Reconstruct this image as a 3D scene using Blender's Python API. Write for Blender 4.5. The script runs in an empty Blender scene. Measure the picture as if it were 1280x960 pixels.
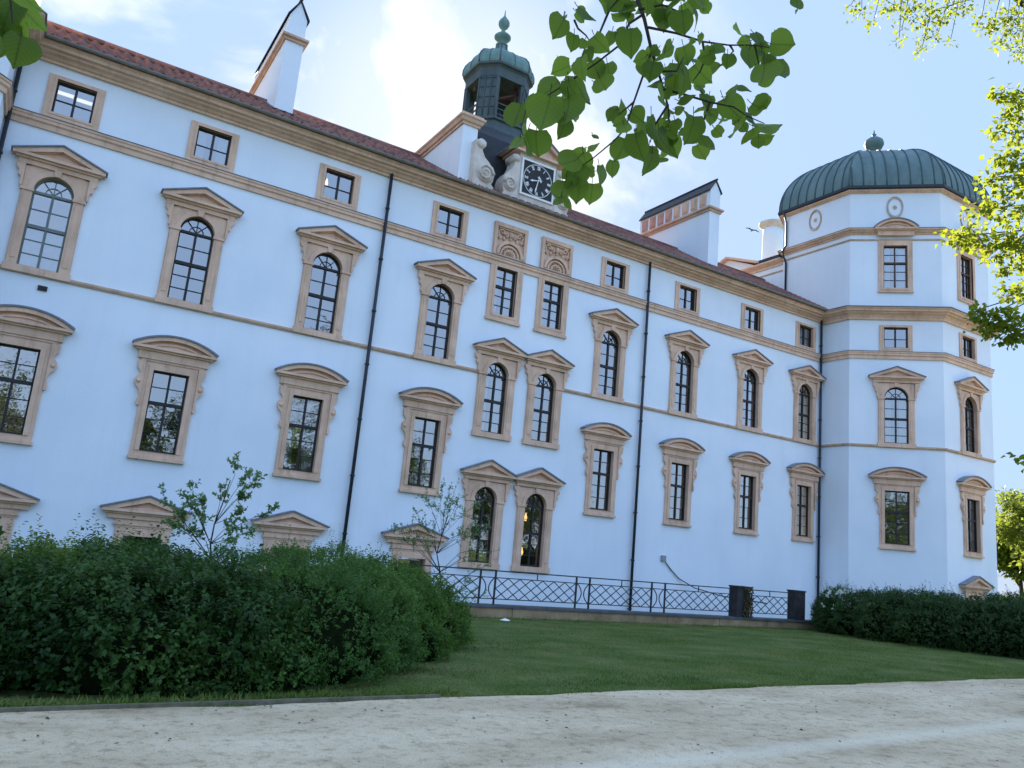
import bpy, math, random
import numpy as np
from mathutils import Vector, Matrix
R_ = math.radians
random.seed(7)
rng = np.random.default_rng(11)
sc = bpy.context.scene
COL = sc.collection

# ------------------------------------------------------------------ camera
F_PX = 992.412
YAW, PITCH, ROLL = R_(30.7332878), R_(11.59345258), R_(5.3193354)
CAM = np.array([0.0, -26.1, 1.6])
FW = np.array([math.sin(YAW) * math.cos(PITCH), math.cos(YAW) * math.cos(PITCH), math.sin(PITCH)])
_rt = np.array([math.cos(YAW), -math.sin(YAW), 0.0])
_up = np.cross(_rt, FW)
RT = _rt * math.cos(ROLL) + _up * math.sin(ROLL)
UP = -_rt * math.sin(ROLL) + _up * math.cos(ROLL)
cam_d = bpy.data.cameras.new('camera')
cam_o = bpy.data.objects.new('camera', cam_d)
COL.objects.link(cam_o)
cam_d.sensor_width = 36
cam_d.lens = F_PX * 36 / 1280
cam_d.clip_start = 0.05
cam_d.clip_end = 3000
m = Matrix(((RT[0], UP[0], -FW[0], CAM[0]), (RT[1], UP[1], -FW[1], CAM[1]), (RT[2], UP[2], -FW[2], CAM[2]), (0, 0, 0, 1)))
cam_o.matrix_world = m
sc.camera = cam_o

def ray(px, py):
    return FW + RT * ((px - 640) / F_PX) - UP * ((py - 480) / F_PX)
def at(px, py, d):                       # survey point: pixel of the photo and distance along the view axis
    return CAM + ray(px, py) * d
def on_y(px, py, y):
    d = ray(px, py)
    return CAM + d * ((y - CAM[1]) / d[1])

# ------------------------------------------------------------------ materials
def nt(name):
    mt = bpy.data.materials.new(name)
    mt.use_nodes = True
    n = mt.node_tree
    n.nodes.clear()
    out = n.nodes.new('ShaderNodeOutputMaterial')
    return mt, n, out
def node(n, t, **kw):
    x = n.nodes.new(t)
    for k, v in kw.items():
        if k.startswith('i_'):
            x.inputs[k[2:].replace('_', ' ')].default_value = v
        else:
            setattr(x, k, v)
    return x
def ramp(n, stops, interp='LINEAR'):
    r = n.nodes.new('ShaderNodeValToRGB')
    r.color_ramp.interpolation = interp
    e = r.color_ramp.elements
    while len(e) > 1:
        e.remove(e[-1])
    e[0].position = stops[0][0]
    e[0].color = (*stops[0][1], 1)
    for p, c in stops[1:]:
        q = e.new(p)
        q.color = (*c, 1)
    return r
def mat(name, c1, c2, scale=3.0, rough=0.8, bump=0.0, bscale=30.0, metal=0.0, detail=6, stretch=None, spec=0.3, worn=False):
    mt, n, out = nt(name)
    L = n.links.new
    tc = node(n, 'ShaderNodeTexCoord')
    src = tc.outputs['Object']
    if stretch:
        mp = node(n, 'ShaderNodeMapping')
        mp.inputs['Scale'].default_value = stretch
        L(src, mp.inputs['Vector'])
        src = mp.outputs['Vector']
    nz = node(n, 'ShaderNodeTexNoise', i_Scale=scale, i_Detail=detail, i_Roughness=0.62)
    L(src, nz.inputs['Vector'])
    cr = ramp(n, [(0.3, c1), (0.7, c2)])
    L(nz.outputs['Fac'], cr.inputs['Fac'])
    b = node(n, 'ShaderNodeBsdfPrincipled', i_Roughness=rough, i_Metallic=metal)
    b.inputs['Specular IOR Level'].default_value = spec
    colour = cr.outputs['Color']
    if worn:                                   # weathering: streaks and dark grains, different on every piece
        g = node(n, 'ShaderNodeNewGeometry')
        L(g.outputs['Position'], nz.inputs['Vector'])
        mpw = node(n, 'ShaderNodeMapping')
        mpw.inputs['Scale'].default_value = (5, 5, .7)
        L(g.outputs['Position'], mpw.inputs['Vector'])
        nw = node(n, 'ShaderNodeTexNoise', i_Scale=1.0, i_Detail=8, i_Roughness=.7)
        L(mpw.outputs['Vector'], nw.inputs['Vector'])
        rw = ramp(n, [(.32, (.62, .6, .58)), (.48, (1, 1, 1)), (.7, (1.06, 1.06, 1.06))])
        L(nw.outputs['Fac'], rw.inputs['Fac'])
        mw = node(n, 'ShaderNodeMix', data_type='RGBA', blend_type='MULTIPLY')
        mw.inputs['Factor'].default_value = .65
        L(colour, mw.inputs['A'])
        L(rw.outputs['Color'], mw.inputs['B'])
        colour = mw.outputs['Result']
    L(colour, b.inputs['Base Color'])
    if bump:
        nb = node(n, 'ShaderNodeTexNoise', i_Scale=bscale, i_Detail=5)
        L(tc.outputs['Object'], nb.inputs['Vector'])
        bp = node(n, 'ShaderNodeBump', i_Strength=bump, i_Distance=0.02)
        L(nb.outputs['Fac'], bp.inputs['Height'])
        L(bp.outputs['Normal'], b.inputs['Normal'])
    L(b.outputs['BSDF'], out.inputs['Surface'])
    return mt

def stucco_mat():
    mt, n, out = nt('white_stucco')
    L = n.links.new
    tc = node(n, 'ShaderNodeTexCoord')
    a = node(n, 'ShaderNodeTexNoise', i_Scale=0.35, i_Detail=5, i_Roughness=0.55)
    L(tc.outputs['Object'], a.inputs['Vector'])
    mp = node(n, 'ShaderNodeMapping')
    mp.inputs['Scale'].default_value = (2.2, 2.2, 0.16)
    L(tc.outputs['Object'], mp.inputs['Vector'])
    s = node(n, 'ShaderNodeTexNoise', i_Scale=1.0, i_Detail=6, i_Roughness=0.65)
    L(mp.outputs['Vector'], s.inputs['Vector'])
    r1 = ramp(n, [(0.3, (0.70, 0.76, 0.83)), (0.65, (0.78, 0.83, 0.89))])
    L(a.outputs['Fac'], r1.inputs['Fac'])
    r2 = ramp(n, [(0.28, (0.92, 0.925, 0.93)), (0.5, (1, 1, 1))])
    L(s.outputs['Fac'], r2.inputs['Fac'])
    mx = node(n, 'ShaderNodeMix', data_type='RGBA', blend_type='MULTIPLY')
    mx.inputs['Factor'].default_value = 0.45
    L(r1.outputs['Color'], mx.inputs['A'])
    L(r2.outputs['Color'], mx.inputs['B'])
    f = node(n, 'ShaderNodeTexNoise', i_Scale=9.0, i_Detail=8, i_Roughness=0.7)
    L(tc.outputs['Object'], f.inputs['Vector'])
    bp = node(n, 'ShaderNodeBump', i_Strength=0.25, i_Distance=0.02)
    L(f.outputs['Fac'], bp.inputs['Height'])
    b = node(n, 'ShaderNodeBsdfPrincipled', i_Roughness=0.9)
    b.inputs['Specular IOR Level'].default_value = 0.2
    L(mx.outputs['Result'], b.inputs['Base Color'])
    L(bp.outputs['Normal'], b.inputs['Normal'])
    L(b.outputs['BSDF'], out.inputs['Surface'])
    return mt

def glass_mat(name, tint=(0.62, 0.68, 0.7), ior=1.75):
    mt, n, out = nt(name)
    L = n.links.new
    tc = node(n, 'ShaderNodeTexCoord')
    nz = node(n, 'ShaderNodeTexNoise', i_Scale=2.6, i_Detail=2)
    L(tc.outputs['Object'], nz.inputs['Vector'])
    bp = node(n, 'ShaderNodeBump', i_Strength=0.10, i_Distance=0.02)
    L(nz.outputs['Fac'], bp.inputs['Height'])
    fr = node(n, 'ShaderNodeFresnel', i_IOR=ior)
    tr = node(n, 'ShaderNodeBsdfTransparent')
    tr.inputs['Color'].default_value = (*tint, 1)
    gl = node(n, 'ShaderNodeBsdfGlossy', i_Roughness=0.015)
    gl.inputs['Color'].default_value = (0.95, 0.95, 0.95, 1)
    L(bp.outputs['Normal'], gl.inputs['Normal'])
    ad = node(n, 'ShaderNodeMath', operation='MULTIPLY_ADD')
    ad.inputs[1].default_value = 1.6
    ad.inputs[2].default_value = 0.19
    ad.use_clamp = True
    L(fr.outputs['Fac'], ad.inputs[0])
    mx = node(n, 'ShaderNodeMixShader')
    L(ad.outputs[0], mx.inputs['Fac'])
    L(tr.outputs['BSDF'], mx.inputs[1])
    L(gl.outputs['BSDF'], mx.inputs[2])
    L(mx.outputs['Shader'], out.inputs['Surface'])
    return mt

def leaf_mat(name, cols, trans=0.35, tcol=(0.18, 0.3, 0.04), rough=0.45, veins=False, patch=0.0):
    mt, n, out = nt(name)
    L = n.links.new
    g = node(n, 'ShaderNodeNewGeometry')
    k = len(cols)
    cr = ramp(n, [(i / max(1, k - 1), c) for i, c in enumerate(cols)])
    if patch:
        tc0 = node(n, 'ShaderNodeTexCoord')
        pn = node(n, 'ShaderNodeTexNoise', i_Scale=patch, i_Detail=2)
        L(tc0.outputs['Object'], pn.inputs['Vector'])
        ma = node(n, 'ShaderNodeMath', operation='MULTIPLY_ADD')
        L(g.outputs['Random Per Island'], ma.inputs[0])
        ma.inputs[1].default_value = 0.55
        mb_ = node(n, 'ShaderNodeMath', operation='MULTIPLY_ADD')
        L(pn.outputs['Fac'], mb_.inputs[0])
        mb_.inputs[1].default_value = 1.8
        mb_.inputs[2].default_value = -0.7
        L(mb_.outputs[0], ma.inputs[2])
        ma.use_clamp = True
        L(ma.outputs[0], cr.inputs['Fac'])
    else:
        L(g.outputs['Random Per Island'], cr.inputs['Fac'])
    col = cr.outputs['Color']
    b = node(n, 'ShaderNodeBsdfPrincipled', i_Roughness=rough)
    b.inputs['Specular IOR Level'].default_value = 0.14
    t = node(n, 'ShaderNodeBsdfTranslucent')
    tm = node(n, 'ShaderNodeMix', data_type='RGBA', blend_type='MIX')
    tm.inputs['Factor'].default_value = 0.6
    tm.inputs['B'].default_value = (*tcol, 1)
    L(col, tm.inputs['A'])
    tcolor = tm.outputs['Result']
    if veins:
        uv = node(n, 'ShaderNodeTexCoord')
        sx = node(n, 'ShaderNodeSeparateXYZ')
        L(uv.outputs['UV'], sx.inputs[0])
        ab = node(n, 'ShaderNodeMath', operation='ABSOLUTE')
        L(sx.outputs['X'], ab.inputs[0])
        # side veins run slanted away from the midrib
        m1 = node(n, 'ShaderNodeMath', operation='MULTIPLY_ADD')
        L(ab.outputs[0], m1.inputs[0])
        m1.inputs[1].default_value = -0.8
        L(sx.outputs['Y'], m1.inputs[2])
        m2 = node(n, 'ShaderNodeMath', operation='MULTIPLY')
        L(m1.outputs[0], m2.inputs[0])
        m2.inputs[1].default_value = 7.0
        fr = node(n, 'ShaderNodeMath', operation='FRACT')
        L(m2.outputs[0], fr.inputs[0])
        vr = ramp(n, [(0.0, (0.62, 0.62, 0.62)), (0.1, (1, 1, 1)), (0.92, (1, 1, 1)), (1.0, (0.62, 0.62, 0.62))])
        L(fr.outputs[0], vr.inputs['Fac'])
        mr = ramp(n, [(0.0, (0.55, 0.55, 0.55)), (0.05, (1, 1, 1))])
        L(ab.outputs[0], mr.inputs['Fac'])
        v1 = node(n, 'ShaderNodeMix', data_type='RGBA', blend_type='MULTIPLY')
        v1.inputs['Factor'].default_value = 1
        L(vr.outputs['Color'], v1.inputs['A'])
        L(mr.outputs['Color'], v1.inputs['B'])
        v2 = node(n, 'ShaderNodeMix', data_type='RGBA', blend_type='MULTIPLY')
        v2.inputs['Factor'].default_value = 1
        L(tcolor, v2.inputs['A'])
        L(v1.outputs['Result'], v2.inputs['B'])
        tcolor = v2.outputs['Result']
    L(tcolor, t.inputs['Color'])
    L(col, b.inputs['Base Color'])
    mx = node(n, 'ShaderNodeMixShader')
    mx.inputs['Fac'].default_value = trans
    L(b.outputs['BSDF'], mx.inputs[1])
    L(t.outputs['BSDF'], mx.inputs[2])
    L(mx.outputs['Shader'], out.inputs['Surface'])
    return mt

def emit_mat(name, col, s):
    mt, n, out = nt(name)
    e = node(n, 'ShaderNodeEmission')
    e.inputs['Color'].default_value = (*col, 1)
    e.inputs['Strength'].default_value = s
    n.links.new(e.outputs[0], out.inputs['Surface'])
    return mt

def tile_mat():
    mt, n, out = nt('clay_tiles')
    L = n.links.new
    tc = node(n, 'ShaderNodeTexCoord')
    mp = node(n, 'ShaderNodeMapping')
    mp.inputs['Scale'].default_value = (1 / 0.34, 1 / 0.32, 0.0)
    L(tc.outputs['Object'], mp.inputs['Vector'])
    fl = node(n, 'ShaderNodeVectorMath', operation='FLOOR')
    L(mp.outputs['Vector'], fl.inputs[0])
    wn = node(n, 'ShaderNodeTexWhiteNoise', noise_dimensions='3D')
    L(fl.outputs['Vector'], wn.inputs['Vector'])
    cr = ramp(n, [(0.0, (0.11, 0.05, 0.042)), (0.45, (0.21, 0.082, 0.062)), (0.8, (0.28, 0.118, 0.088)), (0.92, (0.24, 0.12, 0.095)), (1.0, (0.13, 0.09, 0.08))])
    L(wn.outputs['Value'], cr.inputs['Fac'])
    b = node(n, 'ShaderNodeBsdfPrincipled', i_Roughness=0.75)
    L(cr.outputs['Color'], b.inputs['Base Color'])
    L(b.outputs['BSDF'], out.inputs['Surface'])
    return mt

def gravel_mat():
    mt, n, out = nt('gravel')
    L = n.links.new
    tc = node(n, 'ShaderNodeTexCoord')
    big = node(n, 'ShaderNodeTexNoise', i_Scale=0.55, i_Detail=7, i_Roughness=0.65)
    mp0 = node(n, 'ShaderNodeMapping')
    mp0.inputs['Scale'].default_value = (0.7, 1.6, 1)
    L(tc.outputs['Object'], mp0.inputs['Vector'])
    L(mp0.outputs['Vector'], big.inputs['Vector'])
    c1 = ramp(n, [(0.30, (0.36, 0.27, 0.16)), (0.43, (0.58, 0.455, 0.295)), (0.58, (0.70, 0.57, 0.38)), (0.75, (0.78, 0.655, 0.46))])
    L(big.outputs['Fac'], c1.inputs['Fac'])
    vo = node(n, 'ShaderNodeTexVoronoi', i_Scale=120.0)
    L(tc.outputs['Object'], vo.inputs['Vector'])
    c2 = ramp(n, [(0.0, (0.74, 0.72, 0.70)), (0.5, (1, 1, 1)), (1.0, (1.1, 1.09, 1.07))])
    L(vo.outputs['Color'], c2.inputs['Fac'])
    mx = node(n, 'ShaderNodeMix', data_type='RGBA', blend_type='MULTIPLY')
    mx.inputs['Factor'].default_value = 0.75
    L(c1.outputs['Color'], mx.inputs['A'])
    L(c2.outputs['Color'], mx.inputs['B'])
    # darker damp / dirty scatter
    sp = node(n, 'ShaderNodeTexNoise', i_Scale=7.0, i_Detail=8, i_Roughness=0.75)
    L(tc.outputs['Object'], sp.inputs['Vector'])
    c3 = ramp(n, [(0.34, (0.5, 0.44, 0.37)), (0.5, (1, 1, 1))])
    L(sp.outputs['Fac'], c3.inputs['Fac'])
    m2 = node(n, 'ShaderNodeMix', data_type='RGBA', blend_type='MULTIPLY')
    m2.inputs['Factor'].default_value = 0.75
    L(mx.outputs['Result'], m2.inputs['A'])
    L(c3.outputs['Color'], m2.inputs['B'])
    # worn pale track: distance from the line through two survey points, wobbled
    sx = node(n, 'ShaderNodeSeparateXYZ')
    L(tc.outputs['Object'], sx.inputs[0])
    (ax, ay), (bx, by) = TRACK
    ln = math.hypot(bx - ax, by - ay)
    nx, ny = -(by - ay) / ln, (bx - ax) / ln
    d1 = node(n, 'ShaderNodeMath', operation='MULTIPLY_ADD')
    L(sx.outputs['X'], d1.inputs[0])
    d1.inputs[1].default_value = nx
    d1.inputs[2].default_value = -(nx * ax + ny * ay)
    d2 = node(n, 'ShaderNodeMath', operation='MULTIPLY_ADD')
    L(sx.outputs['Y'], d2.inputs[0])
    d2.inputs[1].default_value = ny
    L(d1.outputs[0], d2.inputs[2])
    wb = node(n, 'ShaderNodeTexNoise', i_Scale=0.9, i_Detail=5, i_Roughness=0.6)
    L(tc.outputs['Object'], wb.inputs['Vector'])
    d3 = node(n, 'ShaderNodeMath', operation='MULTIPLY_ADD')
    L(wb.outputs['Fac'], d3.inputs[0])
    d3.inputs[1].default_value = 0.35
    L(d2.outputs[0], d3.inputs[2])
    d4 = node(n, 'ShaderNodeMath', operation='SUBTRACT')
    L(d3.outputs[0], d4.inputs[0])
    d4.inputs[1].default_value = 0.175
    da = node(n, 'ShaderNodeMath', operation='ABSOLUTE')
    L(d4.outputs[0], da.inputs[0])
    tr = ramp(n, [(0.0, (0.6, 0.6, 0.6)), (0.1, (0.42, 0.42, 0.42)), (0.26, (0, 0, 0))])
    L(da.outputs[0], tr.inputs['Fac'])
    m3 = node(n, 'ShaderNodeMix', data_type='RGBA', blend_type='MIX')
    L(tr.outputs['Color'], m3.inputs['Factor'])
    L(m2.outputs['Result'], m3.inputs['A'])
    m3.inputs['B'].default_value = (0.80, 0.70, 0.52, 1)
    b = node(n, 'ShaderNodeBsdfPrincipled', i_Roughness=0.95)
    b.inputs['Specular IOR Level'].default_value = 0.15
    L(m3.outputs['Result'], b.inputs['Base Color'])
    vb = node(n, 'ShaderNodeTexVoronoi', i_Scale=60.0)
    L(tc.outputs['Object'], vb.inputs['Vector'])
    nb = node(n, 'ShaderNodeTexNoise', i_Scale=4.0, i_Detail=8, i_Roughness=0.7)
    L(tc.outputs['Object'], nb.inputs['Vector'])
    mm = node(n, 'ShaderNodeMath', operation='MULTIPLY_ADD')
    L(nb.outputs['Fac'], mm.inputs[0])
    mm.inputs[1].default_value = 2.0
    L(vb.outputs['Distance'], mm.inputs[2])
    bp = node(n, 'ShaderNodeBump', i_Strength=0.6, i_Distance=0.012)
    L(mm.outputs[0], bp.inputs['Height'])
    L(bp.outputs['Normal'], b.inputs['Normal'])
    L(b.outputs['BSDF'], out.inputs['Surface'])
    return mt

def ground_xy(px, py, z=0.0):
    d = ray(px, py)
    p = CAM + d * ((z - CAM[2]) / d[2])
    return p[0], p[1]
TRACK = (ground_xy(880, 948), ground_xy(1279, 904))

M = {}
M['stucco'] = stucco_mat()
M['stone'] = mat('sandstone_trim', (0.55, 0.365, 0.255), (0.77, 0.525, 0.385), 1.1, 0.85, 0.25, 22, worn=True)
M['stone_dark'] = mat('sandstone_moulding', (0.46, 0.305, 0.215), (0.64, 0.44, 0.32), 1.3, 0.85, 0.2, 22, worn=True)
M['pale_stone'] = mat('pale_stone', (0.46, 0.395, 0.34), (0.70, 0.63, 0.56), 1.6, 0.85, 0.3, 18, worn=True)
M['lead'] = mat('lead_flashing', (0.13, 0.14, 0.16), (0.22, 0.23, 0.25), 6, 0.55)
M['gutter'] = mat('weathered_gutter', (0.17, 0.15, 0.135), (0.26, 0.235, 0.21), 3, 0.6)
M['frame'] = mat('dark_painted_joinery', (0.018, 0.016, 0.018), (0.032, 0.028, 0.028), 8, 0.5)
M['frame_brown'] = mat('brown_painted_joinery', (0.06, 0.03, 0.022), (0.09, 0.045, 0.03), 8, 0.5)
M['frame_grey'] = mat('grey_green_joinery', (0.12, 0.15, 0.15), (0.18, 0.21, 0.2), 8, 0.5)
M['glass'] = glass_mat('old_window_glass')
M['curtain'] = mat('white_curtain', (0.62, 0.62, 0.6), (0.75, 0.74, 0.71), 5, 0.9)
M['inside'] = mat('interior_plaster', (0.30, 0.27, 0.23), (0.38, 0.34, 0.3), 0.6, 0.9)
M['pipe'] = mat('black_painted_pipe', (0.018, 0.022, 0.032), (0.032, 0.038, 0.05), 5, 0.45)
M['iron'] = mat('black_iron', (0.02, 0.022, 0.028), (0.035, 0.038, 0.045), 9, 0.5)
M['tiles'] = tile_mat()
M['slate'] = mat('slate_and_shade_sheet', (0.022, 0.024, 0.028), (0.042, 0.045, 0.052), 4, 0.6, 0.3, 14)
M['copper'] = mat('dark_patina_copper', (0.072, 0.125, 0.125), (0.145, 0.21, 0.205), 1.4, 0.6, 0.1, 8, stretch=(1, 1, 0.35))
M['copper_seam'] = mat('seam_shade_copper', (0.04, 0.08, 0.08), (0.07, 0.115, 0.115), 2, 0.6)  # shading along the seams is put into this darker copper colour
M['copper_light'] = mat('turret_copper', (0.085, 0.17, 0.155), (0.17, 0.28, 0.25), 2.5, 0.6, 0.1, 8, stretch=(1, 1, 0.3))
M['copper_brown'] = mat('turret_cladding', (0.042, 0.062, 0.065), (0.085, 0.115, 0.115), 2.5, 0.6, 0.1, 8, stretch=(1, 1, 0.3))
M['black'] = mat('clock_black', (0.012, 0.012, 0.014), (0.02, 0.02, 0.022), 5, 0.5)
M['white'] = mat('white_paint', (0.72, 0.72, 0.7), (0.82, 0.82, 0.8), 5, 0.6)
M['curb'] = mat('mossy_curb_stone', (0.19, 0.135, 0.075), (0.42, 0.30, 0.175), 1.6, 0.95, 0.5, 14)
M['pillar'] = mat('dark_pillar_stone', (0.02, 0.022, 0.027), (0.055, 0.05, 0.05), 4, 0.8, 0.4, 16)
M['red_block'] = mat('reddish_block', (0.42, 0.2, 0.15), (0.58, 0.36, 0.28), 3, 0.9)
M['bark'] = mat('bark', (0.035, 0.028, 0.022), (0.075, 0.06, 0.045), 6, 0.95, 0.8, 18, stretch=(3, 3, 0.6))
M['twig'] = mat('twig_bark', (0.03, 0.024, 0.018), (0.06, 0.045, 0.032), 20, 0.9)
M['core'] = mat('core_shade', (0.006, 0.010, 0.004), (0.014, 0.022, 0.008), 14, 1.0, 1.0, 40, spec=0.0)  # near black solid core: shade inside the bush is put into the colour
M['grey_box'] = mat('grey_plastic_box', (0.25, 0.26, 0.28), (0.3, 0.31, 0.33), 6, 0.6)
M['lawn'] = mat('lawn_soil', (0.05, 0.10, 0.022), (0.16, 0.175, 0.065), 1.1, 1.0, 0.8, 40, detail=9, spec=0.05)
M['gravel'] = gravel_mat()
M['edging'] = mat('mossy_edging', (0.09, 0.095, 0.05), (0.19, 0.165, 0.12), 7, 0.9, 0.8, 30)
M['paper'] = mat('white_paper', (0.72, 0.72, 0.7), (0.8, 0.8, 0.78), 9, 0.9)
M['feather'] = mat('dark_feathers', (0.14, 0.14, 0.15), (0.26, 0.26, 0.26), 14, 0.8)
M['lamp_warm'] = emit_mat('lamp_glow', (1.0, 0.55, 0.2), 0.9)
M['tube_white'] = emit_mat('tube_glow', (1.0, 0.86, 0.66), 0.42)
M['leaf_lime'] = leaf_mat('lime_leaf', [(0.018, 0.05, 0.016), (0.035, 0.08, 0.02), (0.07, 0.13, 0.025), (0.15, 0.24, 0.04)], 0.52, (0.46, 0.66, 0.07), 0.4, veins=True)
M['leaf_a'] = leaf_mat('yellowgreen_leaf', [(0.055, 0.105, 0.016), (0.11, 0.185, 0.028), (0.19, 0.28, 0.045)], 0.35, (0.26, 0.38, 0.05), patch=0.6)
M['leaf_b'] = leaf_mat('dark_leaf', [(0.012, 0.038, 0.008), (0.032, 0.078, 0.015), (0.075, 0.145, 0.032)], 0.28, (0.14, 0.27, 0.05), 0.38, patch=0.7)
M['leaf_c'] = leaf_mat('fine_leaf', [(0.032, 0.085, 0.018), (0.062, 0.14, 0.026), (0.11, 0.205, 0.042)], 0.32, (0.18, 0.34, 0.06), patch=0.8)
M['leaf_d'] = leaf_mat('fresh_leaf', [(0.036, 0.09, 0.014), (0.075, 0.155, 0.022), (0.13, 0.225, 0.036)], 0.35, (0.2, 0.36, 0.05), patch=0.8)
M['leaf_hedge'] = leaf_mat('hedge_leaf', [(0.02, 0.048, 0.014), (0.04, 0.085, 0.022), (0.07, 0.125, 0.032)], 0.28, (0.08, 0.16, 0.03), patch=0.7)
M['leaf_maple'] = leaf_mat('sunlit_tree_leaf', [(0.06, 0.105, 0.014), (0.11, 0.165, 0.02), (0.18, 0.23, 0.03)], 0.55, (0.5, 0.58, 0.04), patch=0.5)
M['leaf_far'] = leaf_mat('park_tree_leaf', [(0.06, 0.095, 0.02), (0.10, 0.145, 0.03), (0.15, 0.19, 0.045)], 0.5, (0.4, 0.48, 0.06), patch=0.25)
M['leaf_wood'] = leaf_mat('dark_park_leaf', [(0.02, 0.035, 0.012), (0.035, 0.06, 0.018), (0.06, 0.085, 0.025)], 0.25, (0.1, 0.14, 0.03), patch=0.25)
M['leaf_sap'] = leaf_mat('sapling_leaf', [(0.075, 0.14, 0.055), (0.13, 0.21, 0.085), (0.19, 0.28, 0.11)], 0.45, (0.34, 0.5, 0.14))
M['petal'] = leaf_mat('white_petal', [(0.62, 0.64, 0.58), (0.75, 0.76, 0.72)], 0.3, (0.6, 0.62, 0.5))
M['grass'] = leaf_mat('grass_blade', [(0.055, 0.112, 0.02), (0.115, 0.178, 0.034), (0.19, 0.235, 0.058), (0.30, 0.28, 0.12)], 0.25, (0.2, 0.29, 0.05), 0.6, patch=0.55)
M['litter'] = leaf_mat('dry_leaf', [(0.05, 0.032, 0.018), (0.1, 0.065, 0.035), (0.16, 0.11, 0.06)], 0.1, (0.1, 0.06, 0.02), 0.8)
M['climber'] = leaf_mat('brown_climber', [(0.06, 0.035, 0.022), (0.12, 0.075, 0.04), (0.10, 0.12, 0.04)], 0.15, (0.12, 0.1, 0.03), 0.7)
M['pebble'] = leaf_mat('pebble', [(0.26, 0.22, 0.17), (0.45, 0.39, 0.31), (0.6, 0.54, 0.45)], 0.0, (0, 0, 0), 0.9)

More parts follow.
